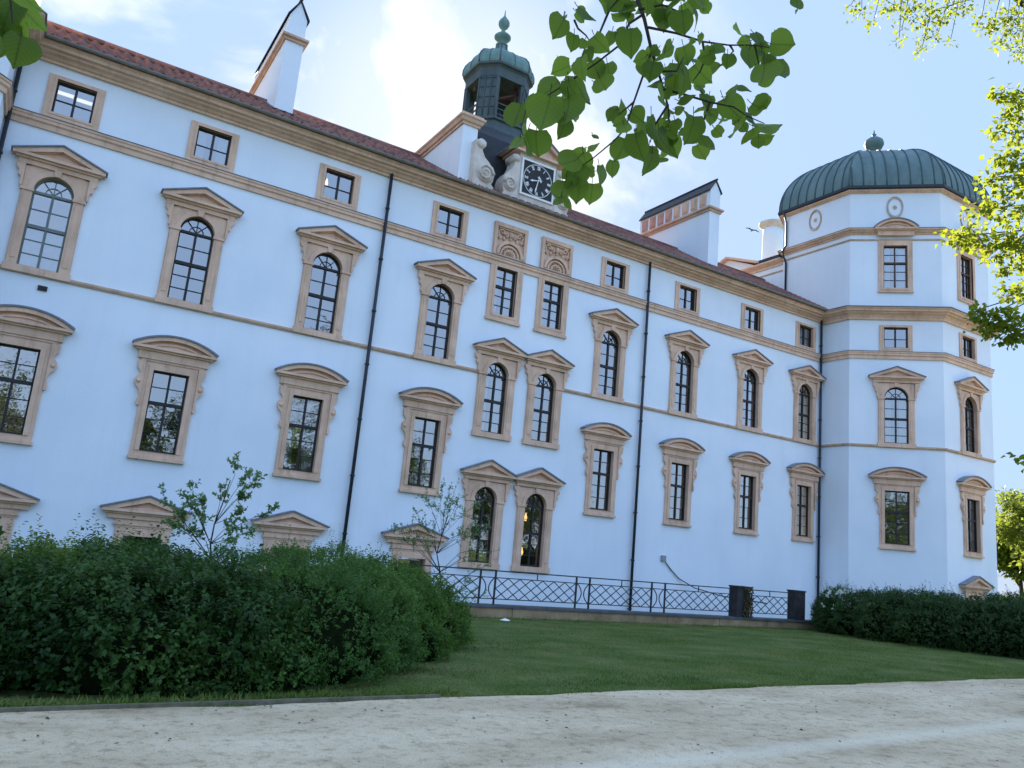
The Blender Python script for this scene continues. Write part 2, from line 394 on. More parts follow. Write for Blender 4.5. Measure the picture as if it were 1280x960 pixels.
# ------------------------------------------------------------------ mesh helpers
class MB:
    def __init__(s):
        s.v, s.f, s.sm = [], [], []
    def add(s, vs, fs, smooth=False):
        o = len(s.v)
        s.v += [tuple(map(float, p)) for p in vs]
        for f in fs:
            s.f.append(tuple(i + o for i in f))
            s.sm.append(smooth)
        return s
    def box(s, x0, x1, y0, y1, z0, z1):
        vs = [(x, y, z) for z in (z0, z1) for y in (y0, y1) for x in (x0, x1)]
        return s.add(vs, [(0, 2, 3, 1), (4, 5, 7, 6), (0, 1, 5, 4), (1, 3, 7, 5), (3, 2, 6, 7), (2, 0, 4, 6)])
    def prism(s, poly, y0, y1):            # (x,z) outline extruded along y; y0 is the front
        n = len(poly)
        vs = [(x, y0, z) for x, z in poly] + [(x, y1, z) for x, z in poly]
        fs = [tuple(range(n)), tuple(range(2 * n - 1, n - 1, -1))]
        for i in range(n):
            j = (i + 1) % n
            fs.append((j, i, n + i, n + j))
        return s.add(vs, fs)
    def ring(s, outer, inner, yf, yo, yi, closed=True):   # frame between two outlines
        n = len(outer)
        vs = [(x, yf, z) for x, z in outer] + [(x, yf, z) for x, z in inner] + [(x, yo, z) for x, z in outer] + [(x, yi, z) for x, z in inner]
        fs = []
        for i in range(n if closed else n - 1):
            j = (i + 1) % n
            fs += [(i, j, n + j, n + i), (i, 2 * n + i, 2 * n + j, j), (n + i, n + j, 3 * n + j, 3 * n + i)]
        if not closed:
            fs += [(0, n, 3 * n, 2 * n), (n - 1, 3 * n - 1, 4 * n - 1, 2 * n - 1)]
        return s.add(vs, fs)
    def tube(s, pts, r, n=8, cap=True):
        pts = [np.array(p, float) for p in pts]
        rs = r if hasattr(r, '__len__') else [r] * len(pts)
        vs, fs = [], []
        prev = None
        for i, p in enumerate(pts):
            a = pts[max(0, i - 1)]
            b = pts[min(len(pts) - 1, i + 1)]
            t = b - a
            t /= np.linalg.norm(t) + 1e-12
            if prev is None:
                h = np.array([0, 0, 1.0]) if abs(t[2]) < 0.9 else np.array([1.0, 0, 0])
                u = np.cross(t, h)
            else:
                u = prev - t * (prev @ t)
            u /= np.linalg.norm(u) + 1e-12
            prev = u
            w = np.cross(t, u)
            for k in range(n):
                an = 2 * math.pi * k / n
                vs.append(p + (u * math.cos(an) + w * math.sin(an)) * rs[i])
        for i in range(len(pts) - 1):
            for k in range(n):
                k2 = (k + 1) % n
                fs.append((i * n + k, i * n + k2, (i + 1) * n + k2, (i + 1) * n + k))
        if cap:
            fs.append(tuple(range(n - 1, -1, -1)))
            fs.append(tuple((len(pts) - 1) * n + k for k in range(n)))
        return s.add(vs, fs, True)
    def lathe(s, prof, cx, cy, n=24, smooth=True, rot=0.0):     # prof: (radius, z)
        vs, fs = [], []
        for r, z in prof:
            for k in range(n):
                a = rot + 2 * math.pi * k / n
                vs.append((cx + r * math.cos(a), cy + r * math.sin(a), z))
        for i in range(len(prof) - 1):
            for k in range(n):
                k2 = (k + 1) % n
                fs.append((i * n + k, i * n + k2, (i + 1) * n + k2, (i + 1) * n + k))
        fs.append(tuple(range(n - 1, -1, -1)))
        fs.append(tuple((len(prof) - 1) * n + k for k in range(n)))
        return s.add(vs, fs, smooth)
    def sweep(s, path, prof, closed=False):    # profile (out, z) along a plan path, out = right of travel
        P = [np.array(p, float) for p in path]
        n, k = len(P), len(prof)
        vs, fs = [], []
        for i in range(n):
            if closed:
                a, b, c = P[i - 1], P[i], P[(i + 1) % n]
            else:
                a, b, c = P[max(0, i - 1)], P[i], P[min(n - 1, i + 1)]
            d1 = b - a if np.linalg.norm(b - a) > 0 else c - b
            d2 = c - b if np.linalg.norm(c - b) > 0 else d1
            d1 = d1 / np.linalg.norm(d1)
            d2 = d2 / np.linalg.norm(d2)
            n1 = np.array([d1[1], -d1[0]])
            n2 = np.array([d2[1], -d2[0]])
            mdir = (n1 + n2)
            mdir = mdir / (1 + n1 @ n2)
            for o, z in prof:
                q = b + mdir * o
                vs.append((q[0], q[1], z))
        for i in range(n if closed else n - 1):
            i2 = (i + 1) % n
            for j in range(k):
                j2 = (j + 1) % k
                fs.append((i * k + j, i * k + j2, i2 * k + j2, i2 * k + j))
        if not closed:
            fs.append(tuple(range(k - 1, -1, -1)))
            fs.append(tuple((n - 1) * k + j for j in range(k)))
        return s.add(vs, fs)
    def ell(s, c, r, nu=12, nv=8):
        vs, fs = [], []
        for i in range(nv + 1):
            t = math.pi * i / nv
            for k in range(nu):
                a = 2 * math.pi * k / nu
                vs.append((c[0] + r[0] * math.sin(t) * math.cos(a), c[1] + r[1] * math.sin(t) * math.sin(a), c[2] + r[2] * math.cos(t)))
        for i in range(nv):
            for k in range(nu):
                k2 = (k + 1) % nu
                fs.append((i * nu + k, (i + 1) * nu + k, (i + 1) * nu + k2, i * nu + k2))
        return s.add(vs, fs, True)
    def xform(s, loc, rot):
        c, q = math.cos(rot), math.sin(rot)
        s.v = [(loc[0] + x * c - y * q, loc[1] + x * q + y * c, z) for x, y, z in s.v]
        return s
    def join(s, o):
        k = len(s.v)
        s.v += o.v
        s.f += [tuple(i + k for i in f) for f in o.f]
        s.sm += o.sm
        return s
    def mesh(s, name, material):
        me = bpy.data.meshes.new(name)
        me.from_pydata(s.v, [], s.f)
        me.polygons.foreach_set('use_smooth', s.sm)
        me.materials.append(material)
        me.update()
        return me

def link(name, me, parent=None, loc=(0, 0, 0), rot=0.0):
    o = bpy.data.objects.new(name, me)
    COL.objects.link(o)
    if parent:
        o.parent = parent
    o.location = loc
    o.rotation_euler = (0, 0, rot)
    return o
def thing(name, label, cat, loc=(0, 0, 0), group=None):
    o = bpy.data.objects.new(name, None)
    COL.objects.link(o)
    o.location = loc
    o.empty_display_size = 0.3
    tag(o, label, cat, group)
    return o
def tag(o, label, cat, group=None):
    o['label'] = label
    o['category'] = cat
    if group:
        o['group'] = group
    return o
def part(name, mb, material, root):          # mesh given in world coordinates
    me = mb if isinstance(mb, bpy.types.Mesh) else mb.mesh(name, material)
    l = root.location if root else Vector()
    p = root
    while p is not None and p.parent is not None:
        p = p.parent
        l = l + p.location
    return link(name, me, root, (-l[0], -l[1], -l[2]))
def struct(name, me):
    o = link(name, me)
    o['kind'] = 'structure'
    return o

def np_mesh(name, V, T, material, uv=None):
    me = bpy.data.meshes.new(name)
    me.vertices.add(len(V))
    me.vertices.foreach_set('co', np.ascontiguousarray(V, np.float32).ravel())
    k = T.shape[1]
    me.loops.add(T.size)
    me.loops.foreach_set('vertex_index', np.ascontiguousarray(T, np.int32).ravel())
    me.polygons.add(len(T))
    me.polygons.foreach_set('loop_start', np.arange(0, T.size, k, dtype=np.int32))
    if uv is not None:
        u = me.uv_layers.new(name='UVMap')
        u.data.foreach_set('uv', np.ascontiguousarray(uv[T.ravel()], np.float32).ravel())
    me.materials.append(material)
    me.update(calc_edges=True)
    return me
def nrm(a):
    return a / (np.linalg.norm(a, axis=-1, keepdims=True) + 1e-9)
def leaf_cards(name, B, D, N, L, W, material, fold=0.25):
    """one folded leaf per row: base B, direction D, rough normal N, length L, half width W"""
    D = nrm(D)
    S = nrm(np.cross(D, N))
    N = np.cross(S, D)
    L = np.asarray(L)[:, None] * np.ones((len(B), 1))
    W = np.asarray(W)[:, None] * np.ones((len(B), 1))
    v0, v2 = B, B + D * L - N * L * 0.1
    v1 = B + D * L * 0.42 + S * W + N * W * fold
    v3 = B + D * L * 0.42 - S * W + N * W * fold
    V = np.stack([v0, v1, v2, v3], 1).reshape(-1, 3)
    i = np.arange(len(B))[:, None] * 4
    T = np.concatenate([i + [[0, 1, 2]], i + [[0, 2, 3]]], 1).reshape(-1, 3)
    return np_mesh(name, V, T, material)
def rand_dirs(n):
    return nrm(rng.normal(size=(n, 3)))
def sprigs(P, N, length, k, up=0.45, jit=0.6):
    """short leafy shoots: returns leaf bases, directions, normals"""
    n = len(P)
    d = nrm(N + np.array([0, 0, up]) + rng.normal(size=(n, 3)) * jit)
    ln = length * rng.uniform(0.5, 1.3, n)
    t = (np.arange(k) + 0.6) / k
    B = P[:, None, :] + d[:, None, :] * (ln[:, None] * t[None, :])[:, :, None]
    side = nrm(np.cross(np.repeat(d[:, None, :], k, 1), rand_dirs(n * k).reshape(n, k, 3)))
    D = nrm(d[:, None, :] * 0.5 + side + np.array([0, 0, -0.1]))
    Nn = nrm(d[:, None, :] + np.array([0, 0, 0.6]) + rng.normal(size=(n, k, 3)) * 0.45)
    return B.reshape(-1, 3), D.reshape(-1, 3), Nn.reshape(-1, 3)

# ------------------------------------------------------------------ ground
def edge_y(x):
    return -18.6 + 0.064 * x
def ground_z(x, y):
    t = np.clip((y - edge_y(x)) / 14.0, 0, 1)
    z = -0.6 * t
    z = np.where((y > -3.9), -1.0, z)
    return z
def build_ground():
    xs = np.unique(np.concatenate([np.linspace(-1200, -40, 12), np.linspace(-40, 80, 61), np.linspace(80, 1500, 14)]))
    ys = np.unique(np.concatenate([np.linspace(-1200, -60, 10), np.linspace(-60, -20, 12), np.linspace(-20, 2, 56), np.linspace(2, 80, 12), np.linspace(80, 1500, 12)]))
    X, Y = np.meshgrid(xs, ys)
    Z = ground_z(X, Y)
    V = np.stack([X, Y, Z], -1).reshape(-1, 3)
    nx, ny = len(xs), len(ys)
    i = (np.arange(ny - 1)[:, None] * nx + np.arange(nx - 1)[None, :]).ravel()
    T = np.stack([i, i + 1, i + nx + 1, i + nx], 1)
    struct('lawn_ground', np_mesh('lawn_ground', V, T, M['lawn']))
build_ground()
def build_path():
    xs = np.linspace(-60, 110, 341)
    wob = 0.05 * np.sin(xs * 2.1) + 0.035 * np.sin(xs * 5.3 + 1) + 0.02 * np.sin(xs * 11.7)
    top = np.stack([xs, edge_y(xs) + wob, np.full_like(xs, 0.006)], 1)
    mid = np.stack([xs, edge_y(xs) - 4, np.full_like(xs, 0.012)], 1)
    bot = np.stack([xs, edge_y(xs) - 16, np.full_like(xs, 0.006)], 1)
    V = np.concatenate([top, mid, bot])
    n = len(xs)
    i = np.concatenate([np.arange(n - 1), n + np.arange(n - 1)])
    T = np.stack([i, i + n, i + n + 1, i + 1], 1)
    struct('gravel_path', np_mesh('gravel_path', V, T, M['gravel']))
    e = MB()
    e.sweep([(x, float(edge_y(x)) + 0.05) for x in np.linspace(-8, 4.1, 10)], [(0, -0.1), (0.05, -0.1), (0.05, 0.035), (0, 0.035)])
    struct('path_edging', e.mesh('path_edging', M['edging']))
build_path()

# ------------------------------------------------------------------ castle wing
wing = thing('castle_wing', 'long white castle wing with sandstone window surrounds, red tiled roof and clock gable', 'castle', (16, 4, -1))
X0, X1 = -2.34, 34.0
cols = [-0.73, 3.31, 7.63, 12.08, 20.18, 24.45, 28.74, 32.70]
pairs = [14.79, 17.05]

def wall_panel(x0, x1, z0, z1, holes, y=0.0):
    mb = MB()
    xs = sorted({x0, x1, *[h[0] for h in holes], *[h[1] for h in holes]})
    zs = sorted({z0, z1, *[h[2] for h in holes], *[h[3] for h in holes]})
    for i in range(len(xs) - 1):
        cx = (xs[i] + xs[i + 1]) / 2
        run = None
        for j in range(len(zs) - 1):
            cz = (zs[j] + zs[j + 1]) / 2
            solid = not any(h[0] < cx < h[1] and h[2] < cz < h[3] for h in holes)
            if solid:
                run = (run[0], zs[j + 1]) if run else (zs[j], zs[j + 1])
            if (not solid or j == len(zs) - 2) and run:
                mb.add([(xs[i], y, run[0]), (xs[i + 1], y, run[0]), (xs[i + 1], y, run[1]), (xs[i], y, run[1])], [(0, 1, 2, 3)])
                run = None
    return mb

# ---- window meshes (local: x along the wall, y<0 outwards, z absolute)
CACHE = {}
def rect(x0, x1, z0, z1):
    return [(x0, z0), (x1, z0), (x1, z1), (x0, z1)]
def arch_pts(hw, zb, za, n=14, off=0.0):
    zs = za - hw
    r = hw + off
    pts = [(-r, zb), (-r, zs)]
    for i in range(1, n):
        a = math.pi - math.pi * i / n
        pts.append((r * math.cos(a), zs + r * math.sin(a)))
    pts += [(r, zs), (r, zb)]
    return pts
def arch_to_rect(pts, hw_out, z0, z1, zs):
    out = []
    n = len(pts)
    for i, (x, z) in enumerate(pts):
        if i == 0: out.append((-hw_out, z0))
        elif i == n - 1: out.append((hw_out, z0))
        elif i == 1: out.append((-hw_out, zs))
        elif i == n - 2: out.append((hw_out, zs))
        else:
            dx, dz = x, z - zs
            k = min(hw_out / abs(dx) if abs(dx) > 1e-6 else 9e9, (z1 - zs) / dz if dz > 1e-6 else 9e9)
            out.append((dx * k, zs + dz * k))
    return out
def cached(key, fn, material):
    if key not in CACHE:
        CACHE[key] = fn().mesh(key[0], material)
    return CACHE[key]

GY = 0.13   # glass plane
def m_frame(kind, hw, zb, za):
    def fn():
        mb = MB()
        f, b = GY - 0.05, GY + 0.04
        w = 0.055
        if kind == 'attic':
            mb.ring(rect(-hw, hw, zb, za), rect(-hw + w, hw - w, zb + w, za - w), f, b, b)
            mb.box(-0.035, 0.035, f + .004, b, zb + w, za - w)
            zm = zb + (za - zb) * 0.45
            for s in (-1, 1):
                x0, x1 = sorted((s * .035, s * (hw - w)))
                mb.box(x0, x1, f + .02, b - .02, zm - .014, zm + .014)
        elif kind in ('rect', 'panel', 'tall'):
            mb.ring(rect(-hw, hw, zb, za), rect(-hw + w, hw - w, zb + w, za - w), f, b, b)
            zt = zb + (za - zb) * 0.6
            mb.box(-hw + w, hw - w, f - .02, b, zt - .05, zt + .05)
            mb.box(-0.035, 0.035, f + .004, b, zb + w, zt - .05)
            mb.box(-0.03, 0.03, f + .006, b, zt + .05, za - w)
            bars = [zb + (zt - zb) * k / 3 for k in (1, 2)] + [zt + (za - zt) * 0.5]
            for z in bars:
                for s in (-1, 1):
                    x0, x1 = sorted((s * .035, s * (hw - w)))
                    mb.box(x0, x1, f + .02, b - .02, z - .013, z + .013)
        elif kind == 'arch':
            o, i_ = arch_pts(hw, zb, za), arch_pts(hw - w, zb + w, za - w)
            mb.ring(o, i_, f, b, b, True)
            zs = za - hw
            mb.box(-hw + w, hw - w, f - .015, b, zs - .045, zs + .03)
            zt = zb + (zs - zb) * 0.545
            mb.box(-hw + w, hw - w, f - .02, b, zt - .05, zt + .05)
            mb.box(-0.035, 0.035, f + .004, b, zb + w, zt - .05)
            mb.box(-0.035, 0.035, f + .004, b, zt + .05, zs - .045)
            for z in [zb + (zt - zb) * k / 3 for k in (1, 2)] + [zt + (zs - zt) * .5]:
                for s in (-1, 1):
                    x0, x1 = sorted((s * .035, s * (hw - w)))
                    mb.box(x0, x1, f + .02, b - .02, z - .013, z + .013)
            r = hw - w
            for a in (50, 90, 130):
                ca, sa = math.cos(R_(a)), math.sin(R_(a))
                px, pz = -sa * .014, ca * .014
                mb.prism([(px, zs + .03 + pz), (-px, zs + .03 - pz), (r * ca - px, zs + r * sa - pz), (r * ca + px, zs + r * sa + pz)], f + .02, b - .02)
            inn = [(0.2 * math.cos(R_(a)), zs + .03 + .2 * math.sin(R_(a))) for a in range(0, 181, 15)]
            ou = [(0.225 * math.cos(R_(a)), zs + .03 + .225 * math.sin(R_(a))) for a in range(0, 181, 15)]
            mb.ring(ou, inn, f + .022, b - .022, b - .022, False)
        return mb
    return fn
def m_glass(kind, hw, zb, za, seed):
    """single panes, each tilted a little on its own like old glass"""
    r = random.Random(seed)
    mb = MB()
    def pane(x0, x1, z0, z1):
        a, b = r.gauss(0, .006), r.gauss(0, .006)
        xm, zm = (x0 + x1) / 2, (z0 + z1) / 2
        q = [(x, GY + (x - xm) * a + (z - zm) * b, z) for x, z in ((x0, z0), (x1, z0), (x1, z1), (x0, z1))]
        mb.add(q, [(0, 1, 2, 3)])
    if kind == 'attic':
        zm = zb + (za - zb) * .45
        zz = [zb, zm, za]
    elif kind == 'arch':
        zs = za - hw
        zt = zb + (zs - zb) * .545
        zz = [zb, zb + (zt - zb) / 3, zb + (zt - zb) * 2 / 3, zt, zt + (zs - zt) * .5, zs]
    else:
        zt = zb + (za - zb) * .6
        zz = [zb, zb + (zt - zb) / 3, zb + (zt - zb) * 2 / 3, zt, zt + (za - zt) * .5, za]
    for i in range(len(zz) - 1):
        pane(-hw, 0, zz[i], zz[i + 1])
        pane(0, hw, zz[i], zz[i + 1])
    if kind == 'arch':
        zs = za - hw
        for a0, a1 in ((0, 50), (50, 90), (90, 130), (130, 180)):
            t = r.gauss(0, .006)
            pts = [(0, GY, zs)] + [(hw * math.cos(R_(a)), GY + hw * math.cos(R_(a)) * t, zs + hw * math.sin(R_(a))) for a in np.linspace(a0, a1, 6)]
            mb.add(pts, [tuple(range(len(pts)))])
    return mb.mesh('glass', M['glass'])

def tri_pediment(w, zb, za):
    stone, lead = MB(), MB()
    stone.box(-w * .86, w * .86, -0.14, 0.0, zb - .20, zb - .06)       # frieze
    stone.box(-w * .92, w * .92, -0.21, 0.0, zb - .06, zb + .0)
    stone.box(-w, w, -0.30, 0.0, zb, zb + .085)
    t = .13
    zt = zb + .09
    sl = (za - zt) / w
    for s in (-1, 1):
        tip, ap = (s * w, zt + .0), (0, za)
        poly = [(s * w, zt), (0, za), (0, za - t * 1.2), (s * (w - t / sl * 1.0), zt)]
        if s > 0: poly = poly[::-1]
        stone.prism(poly, -0.29, 0.0)
        lp = [(s * (w + .05), zt - .01), (s * (w + .05), zt + .035), (0, za + .055), (0, za + .006), (s * w, zt + .004)]
        if s > 0: lp = lp[::-1]
        lead.prism(lp, -0.335, 0.0)
    stone.prism([(-w * .8, zt), (w * .8, zt), (0, zt + (za - zt) * .8)], -0.13, 0.0)
    # inner step moulding of the tympanum
    stone.ring([(-w * .72, zt), (w * .72, zt), (0, zt + (za - zt) * .74)], [(-w * .55, zt + .04), (w * .55, zt + .04), (0, zt + (za - zt) * .58)], -0.19, -0.1, -0.1)
    return stone, lead
def seg_pediment(w, zb, za):
    stone, lead = MB(), MB()
    stone.box(-w * .84, w * .84, -0.14, 0.0, zb - .30, zb - .06)
    stone.box(-w * .92, w * .92, -0.21, 0.0, zb - .06, zb)
    stone.box(-w, w, -0.30, 0.0, zb, zb + .08)
    z0 = zb + .085
    h = za - z0
    r = (w * w + h * h) / (2 * h)
    cz = za - r
    A = math.asin(w / r)
    N = 16
    def arc(rr, aa):
        return [(rr * math.sin(a), max(z0, cz + rr * math.cos(a))) for a in np.linspace(-aa, aa, N)]
    stone.ring(arc(r, A), arc(r - .12, A * .9), -0.29, 0.0, 0.0, False)
    stone.prism(arc(r - .11, A * .9)[::-1], -0.13, 0.0)
    stone.ring(arc(r - .2, A * .74), arc(r - .26, A * .64), -0.18, -0.1, -0.1, False)
    lead.ring([(x * 1.035, z + .055) for x, z in arc(r, A)], [(x, z + .004) for x, z in arc(r, A)], -0.335, 0.0, 0.0, False)
    return stone, lead
def mirror(poly):
    return [(-x, z) for x, z in poly][::-1]
def m_surround(kind, hw, zb, za):
    def fn():
        mb = MB()
        if kind == 'attic':
            mb.ring(rect(-.76, .76, zb - .22, za + .12), rect(-hw, hw, zb, za), -.055, .01, GY + .05)
            mb.ring(rect(-hw - .07, hw + .07, zb - .07, za + .07), rect(-hw + .0, hw - .0, zb + .0, za - .0), -.075, -.05, .0)
        elif kind in ('rect', 'ground'):
            zt = za + .24
            mb.ring(rect(-.76, .76, zb - .2, zt), rect(-hw, hw, zb, za), -.07, .01, GY + .05)
            mb.ring(rect(-hw - .13, hw + .13, zb - .002, za + .13), rect(-hw + .002, hw - .002, zb - .002, za - .002), -.10, -.06, -.0)
            mb.box(-.80, .80, -.13, 0, zb - .26, zb - .17)
            if kind == 'ground':
                mb.box(-.80, .80, -.085, 0, zt + .002, za + .52)
                mb.box(-.84, .84, -.12, 0, zt + .06, zt + .11)
            if kind == 'rect':
                ear = [(.765, za - 1.12), (.81, za - 1.14), (.85, za - 1.05), (.84, za - .93), (.80, za - .86), (.82, za - .72), (.86, za - .62), (.94, za - .55), (.99, za - .44), (.985, za - .32), (.92, za - .22), (.86, za - .17), (.90, za - .08), (.965, za - .02), (.985, za + .1), (.985, za + .235), (.765, za + .235)]
                mb.prism(ear, -.12, 0)
                mb.prism(mirror(ear), -.12, 0)
                for s in (-1, 1):
                    mb.tube([(s * .885, -.1, za - .4), (s * .885, -.155, za - .4)], [.085, .05], 10)
                mb.box(-.90, .90, -.10, 0, zt + .002, zt + .08)
        elif kind == 'arch':
            zs = za - hw
            top = za + .20
            inn = arch_pts(hw, zb, za)
            mb.ring(arch_to_rect(inn, .82, zb, top, zs), inn, -.07, .01, GY + .05)
            mb.ring(arch_pts(hw, zs + .0, za, off=.15), arch_pts(hw - .002, zs + .0, za), -.115, -.05, .0, False)
            for s in (-1, 1):
                x0, x1 = sorted((s * (hw + .002), s * .80))
                mb.box(x0, x1, -.095, 0, zb, zs - .07)
                x0, x1 = sorted((s * (hw - .03), s * .85))
                mb.box(x0, x1, -.135, 0, zs - .07, zs + .02)         # impost
                x0, x1 = sorted((s * (hw + .07), s * .73))
                mb.box(x0, x1, -.115, 0, zb + .18, zs - .16)         # raised panel on the pilaster
            ear = [(.825, zs + .05), (.87, zs + .02), (.90, zs + .08), (.885, zs + .2), (.90, zs + .3), (.97, zs + .34), (.98, zs + .42), (.955, zs + .48), (1.0, zs + .52), (1.05, zs + .58), (1.06, top), (.825, top)]
            mb.prism(ear, -.13, 0)
            mb.prism(mirror(ear), -.13, 0)
            mb.prism([(-.075, za + .0), (.075, za + .0), (.105, top - .002), (-.105, top - .002)], -.16, 0)   # keystone
            mb.box(-.86, .86, -.12, 0, zb - .20, zb)
        elif kind == 'panel':
            mb.ring(rect(-.76, .76, zb - .22, za - .16 + .2), rect(-hw, hw, zb, za), -.055, .01, GY + .05)
            mb.ring(rect(-hw - .1, hw + .1, zb - .1, za + .03), rect(-hw, hw, zb, za), -.075, -.05, .0)
            mb.box(-.80, .80, -.1, 0, zb - .30, zb - .2)
        elif kind == 'tall':
            mb.ring(rect(-.80, .80, zb - .18, za + .28), rect(-hw, hw, zb, za), -.055, .01, GY + .05)
            mb.ring(rect(-hw - .1, hw + .1, zb - .1, za + .1), rect(-hw, hw, zb, za), -.08, -.05, .0)
            mb.box(-.83, .83, -.1, 0, zb - .24, zb - .16)
        return mb
    return fn

WSEED = [0]
SHADE_ORIGIN = {}
def window(root, kind, x, y=0.0, rot=0.0, hw=.527, zb=8.2, za=11.02, ped=None, pw=1.21, frame='frame', curtain=None):
    """the joinery is the part; glass, stone surround, pediment and flashing hang under it"""
    rl = root.location
    WSEED[0] += 1
    me = cached(('window', kind, hw, zb, za, frame), m_frame(kind, hw, zb, za), M[frame])
    w = link('window', me, root, (x - rl[0], y - rl[1], -rl[2]), rot)
    link('glass', m_glass(kind, hw, zb, za, WSEED[0]), w)
    link('stone_surround', cached(('stone_surround', kind, hw, zb, za), m_surround(kind, hw, zb, za), M['stone']), w)
    if ped:
        key = (ped[0], pw, round(ped[1], 2), round(ped[2], 2))
        if key not in CACHE:
            s, l = (tri_pediment if ped[0] == 'tri' else seg_pediment)(pw, ped[1], ped[2])
            CACHE[key] = (s.mesh('pediment', M['stone']), l.mesh('lead_flashing', M['lead']))
        link('pediment', CACHE[key][0], w)
        link('lead_flashing', CACHE[key][1], w)
    if curtain:
        z0, z1, cover = curtain
        mb = MB()
        for a, b in ([(-hw, hw)] if cover == 'blind' else [(-hw, -hw * .35), (hw * .35, hw)]):
            n = max(3, int((b - a) / .03))
            vs, fs = [], []
            for i in range(n + 1):
                xx = a + (b - a) * i / n
                yy = GY + .16 + (.018 * math.sin(i * 1.9) if cover != 'blind' else 0)
                vs += [(xx, yy, z0), (xx, yy, z1)]
            for i in range(n):
                fs.append((2 * i, 2 * i + 2, 2 * i + 3, 2 * i + 1))
            mb.add(vs, fs, True)
        link('curtain', mb.mesh('curtain', M['curtain']), w)
    return w
def hole(kind, x, hw, zb, za):
    if kind == 'arch':
        return (x - hw - .12, x + hw + .12, zb - .05, za + .1)
    return (x - hw - .06, x + hw + .06, zb - .06, za + .06)

holes = []
def W(kind, x, **k):
    hw, zb, za = k.get('hw', .527), k['zb'], k['za']
    holes.append(hole(kind, x, hw, zb, za))
    return window(wing, kind, x, **k)
for i, x in enumerate(cols):
    W('attic', x, hw=.53, zb=13.0, za=14.07, curtain=(13.02, 14.05, 'drapes') if i in (1,) else None)
    W('arch', x, hw=.527, zb=8.2, za=11.02, ped=('tri', 11.4, 11.93), frame='frame_grey' if i == 0 else 'frame',
      curtain=(8.2, 9.45, 'blind') if i == 0 else ((8.2, 10.4, 'drapes') if i in (6,) else None))
    W('rect', x, hw=.52, zb=3.43, za=5.89, ped=('seg', 6.5, 6.95), curtain=(3.45, 5.8, 'drapes') if i in (2, 6) else None)
    if i < 4:
        W('ground', x, hw=.52, zb=-.6, za=.92, ped=('tri', 1.6, 2.08))
for x in pairs:
    W('panel', x, hw=.475, zb=10.45, za=12.36, curtain=(10.5, 12.3, 'drapes'))
    W('arch', x, hw=.49, zb=5.78, za=8.52, ped=('tri', 8.93, 9.45), pw=1.125, curtain=(5.8, 7.9, 'drapes') if x < 16 else None)
    W('arch', x, hw=.49, zb=.95, za=3.73, ped=('tri', 4.15, 4.70), pw=1.125)

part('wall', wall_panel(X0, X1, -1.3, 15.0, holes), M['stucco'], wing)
back = MB()
back.box(X0, X1, 8.2, 8.5, -1.3, 15)
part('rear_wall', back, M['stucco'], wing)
ins = MB()
ins.box(X0 + .1, X1 - .1, 6.0, 6.1, -1.2, 14.5)
ins.box(X0 + .1, X1 - .1, .5, 6, -1.1, -1.0)
for z in (2.55, 7.3, 12.3):
    for a, b in ((X0 + .1, 13.6), (18.2, X1 - .1)):
        ins.box(a, b, .45, 6, z, z + .25)
ins.box(13.6, 18.2, .45, 6, 4.9, 5.1)
ins.box(13.6, 18.2, .45, 6, 9.7, 9.9)
ins.box(X0 + .1, X1 - .1, .45, 6, 14.45, 14.6)
for x in (1.3, 5.5, 9.8, 13.5, 18.3, 22.3, 26.6, 30.7):
    ins.box(x - .06, x + .06, .5, 6, -1, 14.4)
part('interior_partition', ins, M['inside'], wing)

def string_prof(z0, z1, d):
    h = z1 - z0
    return [(0, z0), (d * .45, z0), (d * .45, z0 + h * .38), (d * .8, z0 + h * .5), (d * .8, z0 + h * .72), (d, z0 + h * .78), (d, z1 - .02), (0, z1)]
sc1 = MB().sweep([(X0, 0), (X1, 0)], string_prof(12.40, 12.78, .14))
part('string_course', sc1, M['stone'], wing)
fl = MB().sweep([(X0, 0), (X1, 0)], [(0, 12.782), (.16, 12.762), (.16, 12.782), (0, 12.81)])
part('lead_flashing', fl, M['lead'], wing)
sc2 = MB()
for a, b in ((X0, 13.93), (17.9, X1)):
    sc2.sweep([(a, 0), (b, 0)], [(0, 7.97), (.05, 7.97), (.09, 8.03), (.09, 8.09), (0, 8.11)])
part('string_course', sc2, M['stone_dark'], wing)
CPROF = [(0, 14.5), (.10, 14.5), (.10, 14.58), (.16, 14.6), (.22, 14.66), (.34, 14.70), (.36, 14.76), (.48, 14.78), (.5, 14.86), (.56, 14.9), (.56, 14.95), (0, 14.95)]
part('cornice', MB().sweep([(X0, 0), (X1, 0)], CPROF), M['stone'], wing)
gut = []
for a in range(0, 181, 20):
    gut.append((.66 + .085 * math.cos(R_(180 + a)), 15.02 + .085 * math.sin(R_(180 + a))))
gut += [(.73, 15.03), (.59, 15.03)]
part('gutter', MB().sweep([(X0, 0), (X1, 0)], gut), M['gutter'], wing)

